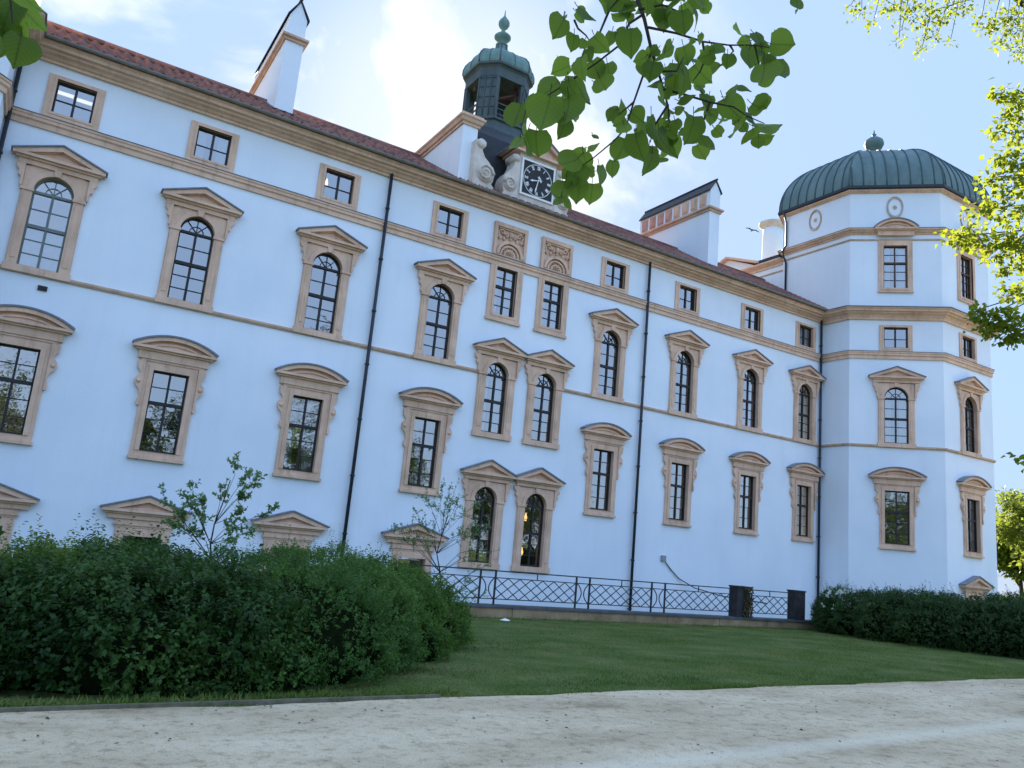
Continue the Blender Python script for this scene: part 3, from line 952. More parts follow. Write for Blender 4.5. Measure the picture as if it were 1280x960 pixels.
# tiled roof: rolled pantiles as real relief
def tile_roof(x0, x1, ya, za, yb, zb, tw=.34, th=.36):
    sx = np.arange(x0, x1 + .001, tw / 6)
    L = math.hypot(yb - ya, zb - za)
    rows = int(L / th)
    ts = []
    for r in range(rows):
        ts += [(r / rows, 1.0), ((r + .97) / rows, 0.0)]
    ts.append((1, 0.0))
    dy, dz = (yb - ya), (zb - za)
    ny, nz = -dz / L, dy / L
    if nz < 0: ny, nz = -ny, -nz
    ph = (sx / tw) * 2 * math.pi
    wave = .075 * np.maximum(np.sin(ph), -.4) + .008 * np.sin(ph * 2 + .7)
    V = []
    for t, lift in ts:
        h = wave + .03 * lift
        V.append(np.stack([sx, ya + dy * t + ny * h, za + dz * t + nz * h], 1))
    V = np.concatenate(V)
    n = len(sx)
    i = (np.arange(len(ts) - 1)[:, None] * n + np.arange(n - 1)[None, :]).ravel()
    T = np.stack([i, i + 1, i + n + 1, i + n], 1)
    return np_mesh('roof', V, T, M['tiles'])
RY, RZ = 4.0, 17.82
roof = part('roof', tile_roof(X0, X1, -.64, 15.0, RY, RZ), None, wing)
part('roof', tile_roof(X0, X1, 8.9, 15.0, RY, RZ), None, wing)
rb = MB()
rb.tube([(X0, RY, RZ + .04), (X1, RY, RZ + .04)], .13, 8)
part('ridge_tiles', rb, M['tiles'], wing)
tr = MB()
tr.prism([(0, 0)] * 3, 0, 0) if False else None
for sx_ in (X0 + .02, X1 - .02):
    tr.add([(sx_, 0, 14.9), (sx_, 8.4, 14.9), (sx_, RY, RZ - .1)], [(0, 1, 2)])
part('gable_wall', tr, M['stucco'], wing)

def downpipe(x, z0, z1, y=-.13, root=wing, r=.06):
    mb = MB()
    mb.tube([(x, y, z0), (x, y, 14.62)], r, 10)
    z = z0 + .6
    while z < 14.2:
        mb.tube([(x, y, z - .03), (x, y, z + .03)], r + .022, 10)
        mb.box(x - .02, x + .02, y, 0, z - .015, z + .015)
        z += 1.95
    part('downpipe', mb, M['pipe'], root)
for x in (-2.24, 9.49, 22.02, 33.78):
    downpipe(x, -1.0, 14.7)

# relief panels above the two central windows
for x in pairs:
    mb = MB()
    z0, z1 = 12.815, 14.17
    mb.box(-.76, .76, -.02, .0, z0, z1)
    mb.ring(rect(-.765, .765, z0 - .001, z1 + .01), rect(-.63, .63, z0 + .04, z1 - .10), -.13, .0, -.02)
    N = 16
    zc = z0 + .05
    for r0, r1, d in ((.62, .50, .16), (.44, .37, .12), (.27, .21, .12)):
        o = [(r0 * math.cos(R_(a)), zc + r0 * math.sin(R_(a))) for a in np.linspace(180, 0, N)]
        q = [(r1 * math.cos(R_(a)), zc + r1 * math.sin(R_(a))) for a in np.linspace(180, 0, N)]
        mb.ring(o, q, -d, -.02, -.02, False)
    for a in range(15, 180, 25):                                      # shell flutes
        ca, sa = math.cos(R_(a)), math.sin(R_(a))
        mb.tube([(.08 * ca, -.05, zc + .08 * sa), (.22 * ca, -.09, zc + .22 * sa)], [.014, .036], 6)
        mb.tube([(.3 * ca, -.03, zc + .3 * sa), (.36 * ca, -.06, zc + .36 * sa)], [.03, .03], 6)
    for s in (-1, 1):                                                 # scrolls and leaves
        for cx, cz, r in ((s * .40, z0 + .98, .13), (s * .2, z0 + .88, .10), (s * .52, z0 + .74, .08)):
            pts = [(cx + s * r * (1 - t / 10) * math.cos(t * .85), -.085, cz + r * (1 - t / 10) * math.sin(t * .85)) for t in range(9)]
            mb.tube(pts, [.042 - .002 * t for t in range(9)], 6)
        mb.ell((s * .30, -.05, z0 + .76), (.06, .06, .09), 8, 6)
        mb.ell((s * .56, -.05, z0 + .92), (.045, .06, .12), 8, 6)
    mb.ell((0, -.07, z0 + .95), (.09, .09, .14), 8, 6)
    mb.ell((0, -.07, z0 + .76), (.06, .08, .06), 8, 6)
    mb.box(-.62, .62, -.15, -.02, z1 - .17, z1 - .105)
    mb.box(-.58, .58, -.10, -.02, z1 - .23, z1 - .175)
    rl = wing.location
    link('relief_panel', mb.mesh('relief_panel', M['stone']), wing, (x - rl[0], -rl[1], -rl[2]))

# chimney slabs
def chimney(x0, x1, y0, y1, zc, ze, zp, blocks):
    body = MB()
    body.box(x0, x1, y0, y1, 15.0, ze)
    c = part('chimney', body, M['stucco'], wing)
    co = MB()
    plan = [(x0, y1), (x0, y0), (x1, y0), (x1, y1)]
    co.sweep(plan, [(0, zc), (.07, zc), (.07, zc + .09), (.16, zc + .13), (.16, zc + .22), (0, zc + .26)], True)
    part('chimney_cornice', co, M['stone_dark'], c)
    xm = (x0 + x1) / 2
    gb = MB()
    gb.prism([(x0, ze), (x1, ze), (x1, ze + .02), (xm, zp), (x0, ze + .02)], y0, y1)
    part('chimney_gable', gb, M['stucco'], c)
    rf = MB()
    for s, xa in ((-1, x0), (1, x1)):
        poly = [(xa + s * .08, ze - .02), (xm, zp + .02), (xm, zp + .09), (xa + s * .08, ze + .06)]
        if s < 0: poly = poly[::-1]
        rf.prism(poly, y0 - .06, y1 + .05)
    rf.tube([(xm, y0 - .1, zp + .1), (xm, y1 + .05, zp + .1)], .06, 8)
    part('chimney_roof', rf, M['slate'], c)
    if blocks:
        n = 8
        w = (y1 - y0 - .3) / n
        for k in range(n):
            bm_ = MB()
            ya = y0 + .2 + k * w
            bm_.box(x0 - .05, x0, ya + .07, ya + w - .12, zc + .38, ze - .12)
            bm_.box(x0 - .075, x0 - .05, ya + .15, ya + w - .2, zc + .46, ze - .2)
            part('stone_block', bm_, M['red_block'] if k >= 4 else M['stone'], c)
    fl_ = MB()
    sl = (RZ - 15.0) / (RY + .64)
    zz = lambda y: 15.0 + (y + .64) * sl
    yb = min(y1, RY)
    fl_.add([(x0 - .16, y0 - .2, zz(y0 - .2) + .09), (x0 + .02, y0 - .2, zz(y0 - .2) + .09), (x0 + .02, yb, zz(yb) + .09), (x0 - .16, yb, zz(yb) + .09)], [(0, 1, 2, 3)])
    fl_.add([(x0 - .16, y0 - .25, zz(y0 - .25) + .093), (x1 + .2, y0 - .25, zz(y0 - .25) + .093), (x1 + .2, y0 + .02, zz(y0) + .1), (x0 - .16, y0 + .02, zz(y0) + .1)], [(0, 1, 2, 3)])
    part('lead_flashing', fl_, M['lead'], c)
chimney(5.46, 6.14, 2.24, 7.5, 19.70, 20.75, 21.45, False)
chimney(27.25, 27.95, 1.65, 7.1, 19.32, 20.45, 21.02, True)

# clock gable
GX = 15.75
g = MB()
g.box(14.85, 16.65, -.12, 1.0, 15.05, 17.42)
gab = part('clock_gable', g, M['pale_stone'], wing)
gp = MB()
gp.box(14.6, 16.9, -.28, 1.0, 17.42, 17.52)
for s in (-1, 1):
    poly = [(GX + s * 1.38, 17.52), (GX, 18.42), (GX, 18.24), (GX + s * 1.12, 17.52)]
    if s > 0: poly = poly[::-1]
    gp.prism(poly, -.3, 1.0)
gp.prism([(GX - 1.2, 17.52), (GX + 1.2, 17.52), (GX, 18.3)], -.12, 1.0)
part('gable_pediment', gp, M['stone'], gab)
gl_ = MB()
for s in (-1, 1):
    lp = [(GX + s * 1.44, 17.5), (GX + s * 1.44, 17.55), (GX, 18.49), (GX, 18.425), (GX + s * 1.38, 17.525)]
    if s > 0: lp = lp[::-1]
    gl_.prism(lp, -.34, 1.0)
part('lead_flashing', gl_, M['lead'], gab)
base = MB()
base.box(12.64, 17.55, -.36, 1.0, 14.96, 15.22)
part('gable_plinth', base, M['pale_stone'], gab)
def volute(x, s, z, h, w, y0, y1, name='volute'):
    """S-shaped scroll: s=+1 bulges to +x"""
    mb = MB()
    ou = [(0, 0), (w, 0), (w * 1.05, h * .06), (w * .92, h * .12), (w * 1.0, h * .2), (w * 1.02, h * .34), (w * .93, h * .48), (w * .72, h * .58), (w * .5, h * .66), (w * .36, h * .78), (w * .34, h * .9), (w * .5, h * .93), (w * .5, h), (0, h)]
    poly = [(x + s * a, z + b) for a, b in ou]
    if s < 0: poly = poly[::-1]
    mb.prism(poly, y0, y1)
    cx, cz, r0 = x + s * w * .58, z + h * .32, w * .40
    mb.tube([(cx, y0 - .05, cz), (cx, y1, cz)], w * .43, 20)
    mb.tube([(x + s * w * .27, y0 - .03, z + h * .93), (x + s * w * .27, y1, z + h * .93)], w * .22, 14)
    pts = [(cx + s * r0 * (1 - t / 16) * math.cos(t * .8), y0 - .055, cz + r0 * (1 - t / 16) * math.sin(t * .8)) for t in range(15)]
    mb.tube(pts, [.07 - .003 * t for t in range(15)], 6)
    return mb
part('volute', volute(14.86, -1, 15.23, 2.0, .72, -.16, .5), M['pale_stone'], gab)
part('volute', volute(16.64, 1, 15.23, 2.0, .72, -.16, .5), M['pale_stone'], gab)
part('volute', volute(12.66, 1, 15.23, 1.9, .92, -.35, .9), M['pale_stone'], gab)
for xa, xb in ((12.2, 12.86),):
    sb = MB()
    sb.box(xa, xb, 0, 5.2, 15.0, 17.95)
    sl_ = part('side_parapet', sb, M['stucco'], wing)
    cc = MB()
    cc.sweep([(xa, 5.2), (xa, 0), (xb, 0), (xb, 5.2)], [(0, 17.75), (.06, 17.75), (.06, 17.84), (.13, 17.88), (.17, 18.0), (.22, 18.04), (.22, 18.12), (-.3, 18.2)], True)
    cc.box(xa - .15, xb + .15, -.15, 5.2, 18.13, 18.2)
    part('parapet_cornice', cc, M['stone'], sl_)
sk = MB()
sk.box(12.87, 17.35, .95, 7.4, 15.0, 18.25)
a_, b_ = [(12.87, .95), (17.35, .95), (17.35, 7.4), (12.87, 7.4)], [(14.1, 2.6), (17.3, 2.6), (17.3, 5.8), (14.1, 5.8)]
sk.add([(x, y, 18.252) for x, y in a_] + [(x, y, 19.65) for x, y in b_], [(0, 1, 5, 4), (1, 2, 6, 5), (2, 3, 7, 6), (3, 0, 4, 7), (4, 5, 6, 7)])
part('slate_base', sk, M['slate'], wing)

# clock: face, ring, numerals, hands
CX, CZ, CY = 15.75, 16.42, -.125
cf = MB()
cf.box(CX - .74, CX + .74, CY - .03, CY, CZ - .72, CZ + .72)
clock = part('clock', cf, M['black'], wing)
fr_ = MB()
fr_.ring(rect(CX - .82, CX + .82, CZ - .80, CZ + .80), rect(CX - .74, CX + .74, CZ - .72, CZ + .72), CY - .06, CY + .01, CY + .0)
part('clock_frame', fr_, M['white'], clock)
rg = MB()
for r0, r1 in ((.70, .675), (.685, .684)):
    o = [(CX + r0 * math.cos(R_(a)), CZ + r0 * math.sin(R_(a))) for a in range(0, 360, 8)]
    q = [(CX + r1 * math.cos(R_(a)), CZ + r1 * math.sin(R_(a))) for a in range(0, 360, 8)]
    rg.ring(o, q, CY - .036, CY - .03, CY - .03)
ROM = ['XII', 'I', 'II', 'III', 'IIII', 'V', 'VI', 'VII', 'VIII', 'IX', 'X', 'XI']
GLY = {'I': ([((0, 0), (0, 1))], .34), 'V': ([((-.3, 1), (0, 0)), ((.3, 1), (0, 0))], .78), 'X': ([((-.3, 0), (.3, 1)), ((-.3, 1), (.3, 0))], .78)}
nm = MB()
H = .165
for k, s in enumerate(ROM):
    th = R_(30 * k)
    tw = sum(GLY[c][1] for c in s)
    x = -tw / 2
    for c in s:
        cxg = x + GLY[c][1] / 2
        x += GLY[c][1]
        for (p, q) in GLY[c][0]:
            P = [((cxg + p_[0]) * H * .60, .475 + p_[1] * H) for p_ in (p, q)]
            d = np.array([P[1][0] - P[0][0], P[1][1] - P[0][1]])
            d /= np.linalg.norm(d)
            nn = np.array([-d[1], d[0]]) * .0125
            qd = [(P[0][0] + nn[0], P[0][1] + nn[1]), (P[0][0] - nn[0], P[0][1] - nn[1]), (P[1][0] - nn[0], P[1][1] - nn[1]), (P[1][0] + nn[0], P[1][1] + nn[1])]
            poly = [(CX + u * math.cos(th) + v * math.sin(th), CZ - u * math.sin(th) + v * math.cos(th)) for u, v in qd]
            nm.prism(poly, CY - .037 - .0007 * (k % 3), CY - .03)
part('clock_numerals', nm, M['white'], clock)
part('clock_ring', rg, M['white'], clock)
def hand(ang, ln, w, tail, y, name):
    th = R_(ang)
    mb = MB()
    pl = [(-w * .6, -tail), (w * .6, -tail), (w, ln * .6), (w * 2.1, ln * .68), (0, ln), (-w * 2.1, ln * .68), (-w, ln * .6)]
    mb.prism([(CX + u * math.cos(th) + v * math.sin(th), CZ - u * math.sin(th) + v * math.cos(th)) for u, v in pl], y - .012, y)
    mb.prism([(CX + u * math.cos(th) + v * math.sin(th), CZ - u * math.sin(th) + v * math.cos(th)) for u, v in ((-w * 3.4, -tail * .75), (w * 3.4, -tail * .75), (w * 3.4, -tail * .5), (-w * 3.4, -tail * .5))], y - .014, y)
    part(name, mb, M['white'], clock)
hand(256, .40, .024, .2, -.185, 'hour_hand')
hand(192, .60, .020, .2, -.205, 'minute_hand')

# wall fittings
vb = MB()
vb.box(-.62, -.38, -.05, 0, 7.6, 7.74)
part('wall_vent', vb, M['black'], wing)
jb = MB()
jb.box(23.66, 23.88, -.10, 0, 1.62, 1.86)
part('junction_box', jb, M['grey_box'], wing)
cb = MB()
cb.tube([(23.86, -.06, 1.62), (24.2, -.05, 1.32), (24.7, -.06, .95), (25.4, -.3, .62), (26.1, -1.2, .4), (26.4, -3.4, .33)], .022, 6)
part('cable', cb, M['pipe'], wing)

# ------------------------------------------------------------------ octagonal corner towers
def octagon(c, r_in):
    R = r_in / math.cos(R_(22.5))
    pts = [(c[0] + R * math.cos(R_(22.5 + 45 * k)), c[1] + R * math.sin(R_(22.5 + 45 * k))) for k in range(8)]
    pts[2] = (pts[2][0] + 1.5 * r_in / 5.17, pts[2][1] - .5 * r_in / 5.17)
    return pts
RIN = 5.17
def tower(c, label, faces, pipe):
    t = thing('corner_tower', label, 'tower', (c[0], c[1], -1))
    P = octagon(c, RIN)
    wallm = MB()
    ZT = 21.45
    for k in range(8):
        a, b = np.array(P[k]), np.array(P[(k + 1) % 8])
        mid = (a + b) / 2
        d = b - a
        ln = np.linalg.norm(d)
        rot = math.atan2(d[1], d[0])
        hs = []
        if k in faces:
            for kind, hw, zb, za in (('attic', .55, 12.98, 14.04), ('arch', .55, 8.2, 10.98), ('rect', .55, 3.40, 5.9), ('tall', .56, 16.1, 18.37)):
                hs.append(hole(kind, 0, hw, zb, za))
            if faces[k] == 'g':
                hs.append(hole('ground', 0, .55, -.6, 1.05))
        wallm.join(wall_panel(-ln / 2, ln / 2, -1.3, ZT, hs).xform(mid, rot))
        if k in faces:
            window(t, 'attic', mid[0], mid[1], rot, hw=.55, zb=12.98, za=14.04)
            window(t, 'arch', mid[0], mid[1], rot, hw=.55, zb=8.2, za=10.98, ped=('tri', 11.4, 11.95), pw=1.24, curtain=(8.2, 10.4, 'drapes'))
            window(t, 'rect', mid[0], mid[1], rot, hw=.55, zb=3.40, za=5.9, ped=('seg', 6.5, 6.98), pw=1.24)
            window(t, 'tall', mid[0], mid[1], rot, hw=.56, zb=16.1, za=18.37, frame='frame_brown', curtain=(16.1, 18.3, 'drapes'))
            if faces[k] == 'g':
                window(t, 'ground', mid[0], mid[1], rot, hw=.55, zb=-.6, za=1.05, ped=('tri', 1.72, 2.24))
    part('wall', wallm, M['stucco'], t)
    inn = MB()
    Pi = octagon(c, 2.6)
    inn.add([(x, y, -1.2) for x, y in Pi] + [(x, y, 21) for x, y in Pi], [(k, (k + 1) % 8, 8 + (k + 1) % 8, 8 + k) for k in range(8)])
    for z in (2.5, 7.3, 12.3, 15.0, 20.9):
        inn.add([(x, y, z) for x, y in octagon(c, 5.1)], [tuple(range(8))])
    part('interior_partition', inn, M['inside'], t)
    e = .003
    part('string_course', MB().sweep(P, string_prof(12.40 + e, 12.78 + e, .145), True), M['stone'], t)
    part('lead_flashing', MB().sweep(P, [(0, 12.786), (.165, 12.766), (.165, 12.786), (0, 12.82)], True), M['lead'], t)
    part('string_course', MB().sweep(P, [(0, 7.973), (.05, 7.973), (.092, 8.033), (.092, 8.093), (0, 8.113)], True), M['stone_dark'], t)
    part('cornice', MB().sweep(P, [(o * .95 + (0.001 if o else 0), z - .08 * (1 if z < 14.6 else 0) + e) for o, z in CPROF], True), M['stone'], t)
    part('lead_flashing', MB().sweep(P, [(0, 14.955), (.58, 14.957), (.58, 14.99), (0, 15.12)], True), M['lead'], t)
    part('string_course', MB().sweep(P, [(0, 18.66), (.045, 18.66), (.06, 18.7), (.045, 18.74), (0, 18.74)], True), M['stone_dark'], t)
    up = MB().sweep(P, [(0, 18.98), (.06, 18.98), (.06, 19.04), (.14, 19.08), (.18, 19.15), (.26, 19.18), (.26, 19.25), (0, 19.28)], True)
    part('cornice', up, M['stone'], t)
    part('lead_flashing', MB().sweep(P, [(0, 19.283), (.28, 19.253), (.28, 19.275), (0, 19.33)], True), M['lead'], t)
    ev = MB().sweep(P, [(0, 21.27), (.05, 21.27), (.08, 21.3), (.14, 21.33), (.2, 21.36), (.2, 21.42), (0, 21.43)], True)
    part('eave_moulding', ev, M['stone'], t)
    part('gutter', MB().sweep(P, [(0, 21.432), (.27, 21.432), (.3, 21.47), (.3, 21.6), (0, 21.62)], True), M['pipe'], t)
    for k in range(8):
        a, b = np.array(P[k]), np.array(P[(k + 1) % 8])
        mid = (a + b) / 2
        rot = math.atan2(b[1] - a[1], b[0] - a[0])
        if k not in (2, 3, 4, 5, 6):
            continue
        tl = t.location
        ov = MB()
        for r0, r1, d in ((.40, .365, .05), (.33, .315, .03)):
            o = [(r0 * math.cos(R_(q)), 20.48 + r0 * 1.5 * math.sin(R_(q))) for q in range(0, 360, 12)]
            i_ = [(r1 * math.cos(R_(q)), 20.48 + r1 * 1.5 * math.sin(R_(q))) for q in range(0, 360, 12)]
            ov.ring(o, i_, -d, .0, .0)
        link('oval_medallion', ov.mesh('oval_medallion', M['stone_dark']), t, (mid[0] - tl[0], mid[1] - tl[1], -tl[2]), rot)
        rs = MB()
        for q in range(6):
            rs.ell((.075 * math.cos(R_(60 * q)), -.01, 20.48 + .085 * math.sin(R_(60 * q))), (.045, .025, .045), 6, 4)
        rs.ell((0, -.015, 20.48), (.04, .03, .04), 6, 4)
        link('rosette', rs.mesh('rosette', M['stone']), t, (mid[0] - tl[0], mid[1] - tl[1], -tl[2]), rot)
        if k in faces:
            hd, hl = seg_pediment(1.02, 19.17, 19.72)
            h2 = MB()
            h2.v = [(x, y * .9 - .1, z) for x, y, z in hd.v]; h2.f = hd.f; h2.sm = hd.sm
            l2 = MB()
            l2.v = [(x, y * .9 - .1, z) for x, y, z in hl.v]; l2.f = hl.f; l2.sm = hl.sm
            link('window_hood', h2.mesh('window_hood', M['stone']), t, (mid[0] - tl[0], mid[1] - tl[1], -tl[2]), rot)
            link('lead_flashing', l2.mesh('lead_flashing', M['lead']), t, (mid[0] - tl[0], mid[1] - tl[1], -tl[2]), rot)
    # dome
    H, Z0, RB = 3.85, 21.6, RIN + .26
    N = 20
    prof = []
    for i in range(N + 1):
        th = math.pi / 2 * i / N
        prof.append((RB * math.cos(th) ** .94 if i < N else .02, Z0 + H * math.sin(th)))
    dm = MB()
    rings = [octagon(c, max(.02, r)) for r, z in prof]
    vs, fs = [], []
    for rg_, (r, z) in zip(rings, prof):
        vs += [(x, y, z) for x, y in rg_]
    for i in range(N):
        for k in range(8):
            k2 = (k + 1) % 8
            fs.append((i * 8 + k, i * 8 + k2, (i + 1) * 8 + k2, (i + 1) * 8 + k))
    dm.add(vs, fs)
    dome = part('dome', dm, M['copper'], t)
    seam = MB()
    for k in (0, 3, 4, 5, 6, 7):
        an = R_(45 * (k + 1))
        nx, ny = math.cos(an), math.sin(an)
        tx, ty = -ny, nx
        for u in np.arange(-2.1, 2.11, .56):
            pts = []
            for r, z in prof:
                if abs(u) <= r * math.tan(R_(22.5)) - .02:
                    pts.append((c[0] + nx * (r + .015) + tx * u, c[1] + ny * (r + .015) + ty * u, z + .015))
            if len(pts) > 1:
                seam.tube(pts, .032, 5)
    for k in range(8):
        seam.tube([(rings[i][k][0], rings[i][k][1], prof[i][1] + .01) for i in range(N)], .04, 5)
    part('dome_seams', seam, M['copper_seam'], dome)
    fn = MB()
    fn.lathe([(.5, 25.38), (.42, 25.6), (.2, 25.8), (.16, 26.2), (.3, 26.34), (.2, 26.42), (.42, 26.58), (.55, 26.85), (.5, 27.08), (.3, 27.25), (.12, 27.32), (.09, 27.42), (.14, 27.48), (.06, 27.56), (.02, 27.8)], c[0], c[1], 16)
    part('finial', fn, M['copper'], t)
    if pipe:
        a, b = np.array(P[2]), np.array(P[3])
        nn = np.array([-.5, .866]) * .012
        cl = MB().add([(a[0] + nn[0], a[1] + nn[1], 19.34), (b[0] + nn[0], b[1] + nn[1], 19.34), (b[0] + nn[0], b[1] + nn[1], 21.26), (a[0] + nn[0], a[1] + nn[1], 21.26)], [(0, 1, 2, 3)])  # added dark sheet covers a sunlit wall face; its colour stands in for shade
        part('slate_and_shade_sheet', cl, M['slate'], t)
        pp = MB()
        x, y = c[0] - RIN - .09, c[1] + 1.85
        pp.tube([(x - .3, y, 21.45), (x - .02, y, 20.9), (x - .02, y, 19.5), (x - .26, y, 19.2), (x - .26, y, 18.9), (x, y, 18.5), (x, y, 16.3)], .055, 8)
        part('downpipe', pp, M['pipe'], t)
    return t
# face indices: the face between vertices k and k+1 looks along 45*(k+1) degrees
tower((39.17, .51), 'white octagonal corner tower with green copper dome, oval medallions and sandstone windows', {4: 'n', 5: 'g'}, True)
tower((-2.34 - RIN, .51), 'white tower cut off by the left picture edge, brown cornice returning above the roof', {}, False)

# round chimney and small cross gable behind the tower
rc = thing('round_chimney', 'round white chimney with flared cap beside the domed tower', 'chimney', (39.0, 7.8, 15.5))
part('shaft', MB().lathe([(.72, 15.5), (.66, 20), (.62, 23.2), (.62, 23.7)], 39.0, 7.8, 20), M['stucco'], rc)
part('cap', MB().lathe([(.62, 23.65), (.68, 23.75), (.86, 23.9), (.88, 24.05), (.7, 24.15), (.1, 24.2)], 39.0, 7.8, 20), M['pale_stone'], rc)
cg = thing('cross_gable', 'small pale roof gable between the square chimney and the domed tower', 'gable', (34.0, 6, 15))
mb = MB()
mb.box(34.02, 41, 2.5, 9.5, 15.0, 18.9)
mb.add([(33.98, 4.45, 18.9), (33.98, 9.0, 18.9), (33.98, 7.9, 19.42), (33.98, 6.7, 19.85), (41, 4.45, 18.9), (41, 9.0, 18.9), (41, 7.9, 19.42), (41, 6.7, 19.85)], [(0, 3, 2, 1), (0, 4, 7, 3), (3, 7, 6, 2), (1, 2, 6, 5)])
part('wall', mb, M['stucco'], cg)
mb = MB()
for (ya, za_), (yb, zb_) in (((4.2, 18.92), (6.7, 19.87)), ((6.7, 19.87), (8.3, 19.25))):
    mb.add([(33.7, ya, za_), (33.7, yb, zb_), (33.7, yb, zb_ + .14), (33.7, ya, za_ + .14), (41, ya, za_), (41, yb, zb_), (41, yb, zb_ + .14), (41, ya, za_ + .14)],
           [(0, 1, 2, 3), (0, 4, 5, 1), (3, 2, 6, 7), (0, 3, 7, 4), (4, 7, 6, 5)])
part('coping', mb, M['stone'], cg)
part('cornice', MB().sweep([(34.02, 9.4), (34.02, 2.66)], [(0, 18.5), (.06, 18.5), (.06, 18.6), (.16, 18.7), (.26, 18.8), (.26, 18.88), (0, 18.9)]), M['stone'], cg)
part('string_course', MB().sweep([(34.02, 9.4), (34.02, 2.66)], [(0, 18.12), (.045, 18.12), (.06, 18.16), (.045, 18.2), (0, 18.2)]), M['stone_dark'], cg)
mb = MB()
mb.box(33.8, 41, 2.75, 4.4, 18.905, 19.1)
mb.prism([(33.9, 19.102), (41, 19.102), (41, 19.45), (34.6, 19.45)], 2.8, 4.3)
part('slate_roof', mb, M['slate'], cg)

# ------------------------------------------------------------------ bell turret
bt = thing('bell_turret', 'green copper bell turret with open lantern and double ball finial above the clock', 'turret', (15.7, 4.2, 19.6))
TX, TY = 15.7, 4.2
def chamf(r, c):       # square with cut corners, half width r, cut c
    return [(TX + x, TY + y) for x, y in ((r, -r + c), (r, r - c), (r - c, r), (-r + c, r), (-r, r - c), (-r, -r + c), (-r + c, -r), (r - c, -r))]
def loft(levels):
    vs, fs = [], []
    for pts, z in levels:
        vs += [(x, y, z) for x, y in pts]
    n = len(levels[0][0])
    for i in range(len(levels) - 1):
        for k in range(n):
            k2 = (k + 1) % n
            fs.append((i * n + k, i * n + k2, (i + 1) * n + k2, (i + 1) * n + k))
    fs += [tuple(range(n - 1, -1, -1)), tuple((len(levels) - 1) * n + k for k in range(n))]
    return MB().add(vs, fs)
RB, CB = 1.32, .62
DZ = -.30
part('base_moulding', loft([(chamf(1.56, .74), 19.6), (chamf(1.56, .74), 19.74), (chamf(1.43, .68), 19.92), (chamf(1.38, .66), 20.25), (chamf(1.47, .7), 20.3), (chamf(1.47, .7), 20.4)]), M['copper_brown'], bt)
for sx_ in (-1, 1):
    for sy_ in (-1, 1):
        o = [(sx_ * RB, sy_ * (RB - CB)), (sx_ * (RB - CB), sy_ * RB), (sx_ * (RB - CB - .14), sy_ * (RB - .03)), (sx_ * (RB - CB - .14), sy_ * (RB - .2)), (sx_ * (RB - .2), sy_ * (RB - CB - .14)), (sx_ * (RB - .03), sy_ * (RB - CB - .14))]
        n = 6
        q = MB().add([(TX + x, TY + y, 20.4) for x, y in o] + [(TX + x, TY + y, 22.55) for x, y in o], [(k, (k + 1) % n, n + (k + 1) % n, n + k) for k in range(n)])
        a0, a1 = np.array(o[0]), np.array(o[1])
        for f in (0.02, .34, .66, .98):
            p = a0 + (a1 - a0) * f
            q.tube([(TX + p[0] * 1.012, TY + p[1] * 1.012, 20.4), (TX + p[0] * 1.012, TY + p[1] * 1.012, 22.55)], .03, 5)
        for z in (20.95, 21.45, 21.95, 22.4):
            q.tube([(TX + o[0][0] * 1.01, TY + o[0][1] * 1.01, z), (TX + o[1][0] * 1.01, TY + o[1][1] * 1.01, z)], .018, 4)
        part('corner_pier', q, M['copper_brown'], bt)
lm = MB()
for s in (-1, 1):
    for z in (20.65, 20.92, 21.2):
        lm.box(TX - .6, TX + .6, TY + s * 1.22 - .03, TY + s * 1.22 + .03, z, z + .05)
        lm.box(TX + s * 1.22 - .03, TX + s * 1.22 + .03, TY - .6, TY + .6, z + .003, z + .053)
part('railing_bars', lm, M['copper_brown'], bt)
part('lintel', loft([(chamf(RB + .01, CB), 22.5), (chamf(RB + .02, CB), 22.95), (chamf(1.40, .67), 23.03), (chamf(1.49, .72), 23.07), (chamf(1.49, .72), 23.17), (chamf(1.36, .68), 23.19)]), M['copper_brown'], bt)
bl = MB()
bl.lathe([(.42, 21.1), (.36, 21.2), (.28, 21.5), (.22, 21.75), (.1, 21.85), (.05, 22.2)], TX, TY, 16)
part('bell', bl, M['iron'], bt)
bm_ = MB()
bm_.box(TX - 1.2, TX + 1.2, TY - .08, TY + .08, 22.15, 22.35)
bm_.tube([(TX - 1.1, TY - .9, 21.2), (TX + 1.1, TY - .9, 22.5)], .07, 6)
bm_.tube([(TX + .5, TY - 1.0, 20.4), (TX + .5, TY - .9, 22.5)], .07, 6)
part('bell_frame', bm_, mat('bell_timber', (0.06, 0.03, 0.022), (0.11, 0.05, 0.035), 4, .8), bt)
pr = [(1.48, 23.17), (1.50, 23.28), (1.49, 23.48), (1.42, 23.72), (1.26, 23.95), (1.0, 24.13), (.72, 24.25), (.48, 24.36), (.34, 24.5), (.26, 24.7), (.22, 25.0)]
dmesh = loft([(chamf(r, r * .47), z) for r, z in pr])
td = part('turret_dome', dmesh, M['copper_light'], bt)
sm_ = MB()
for k in range(8):
    c0 = [chamf(r, r * .47) for r, z in pr]
    sm_.tube([(*c0[i][k], pr[i][1]) for i in range(len(pr))], .035, 5)
    sm_.tube([(*((np.array(c0[i][k]) + np.array(c0[i][(k + 1) % 8])) / 2), pr[i][1] + .005) for i in range(len(pr) - 2)], .022, 4)
part('dome_seams', sm_, M['copper_brown'], td)
fn = MB().lathe([(.24, 24.98), (.3, 25.04), (.18, 25.1), (.15, 25.2), (.3, 25.3), (.40, 25.42), (.40, 25.5), (.3, 25.6), (.16, 25.7), (.1, 25.78), (.1, 25.9), (.2, 26.0), (.27, 26.15), (.27, 26.28), (.2, 26.42), (.08, 26.5), (.1, 26.56), (.04, 26.62), (.015, 26.95)], TX, TY, 16)
part('finial', fn, M['copper_light'], bt)

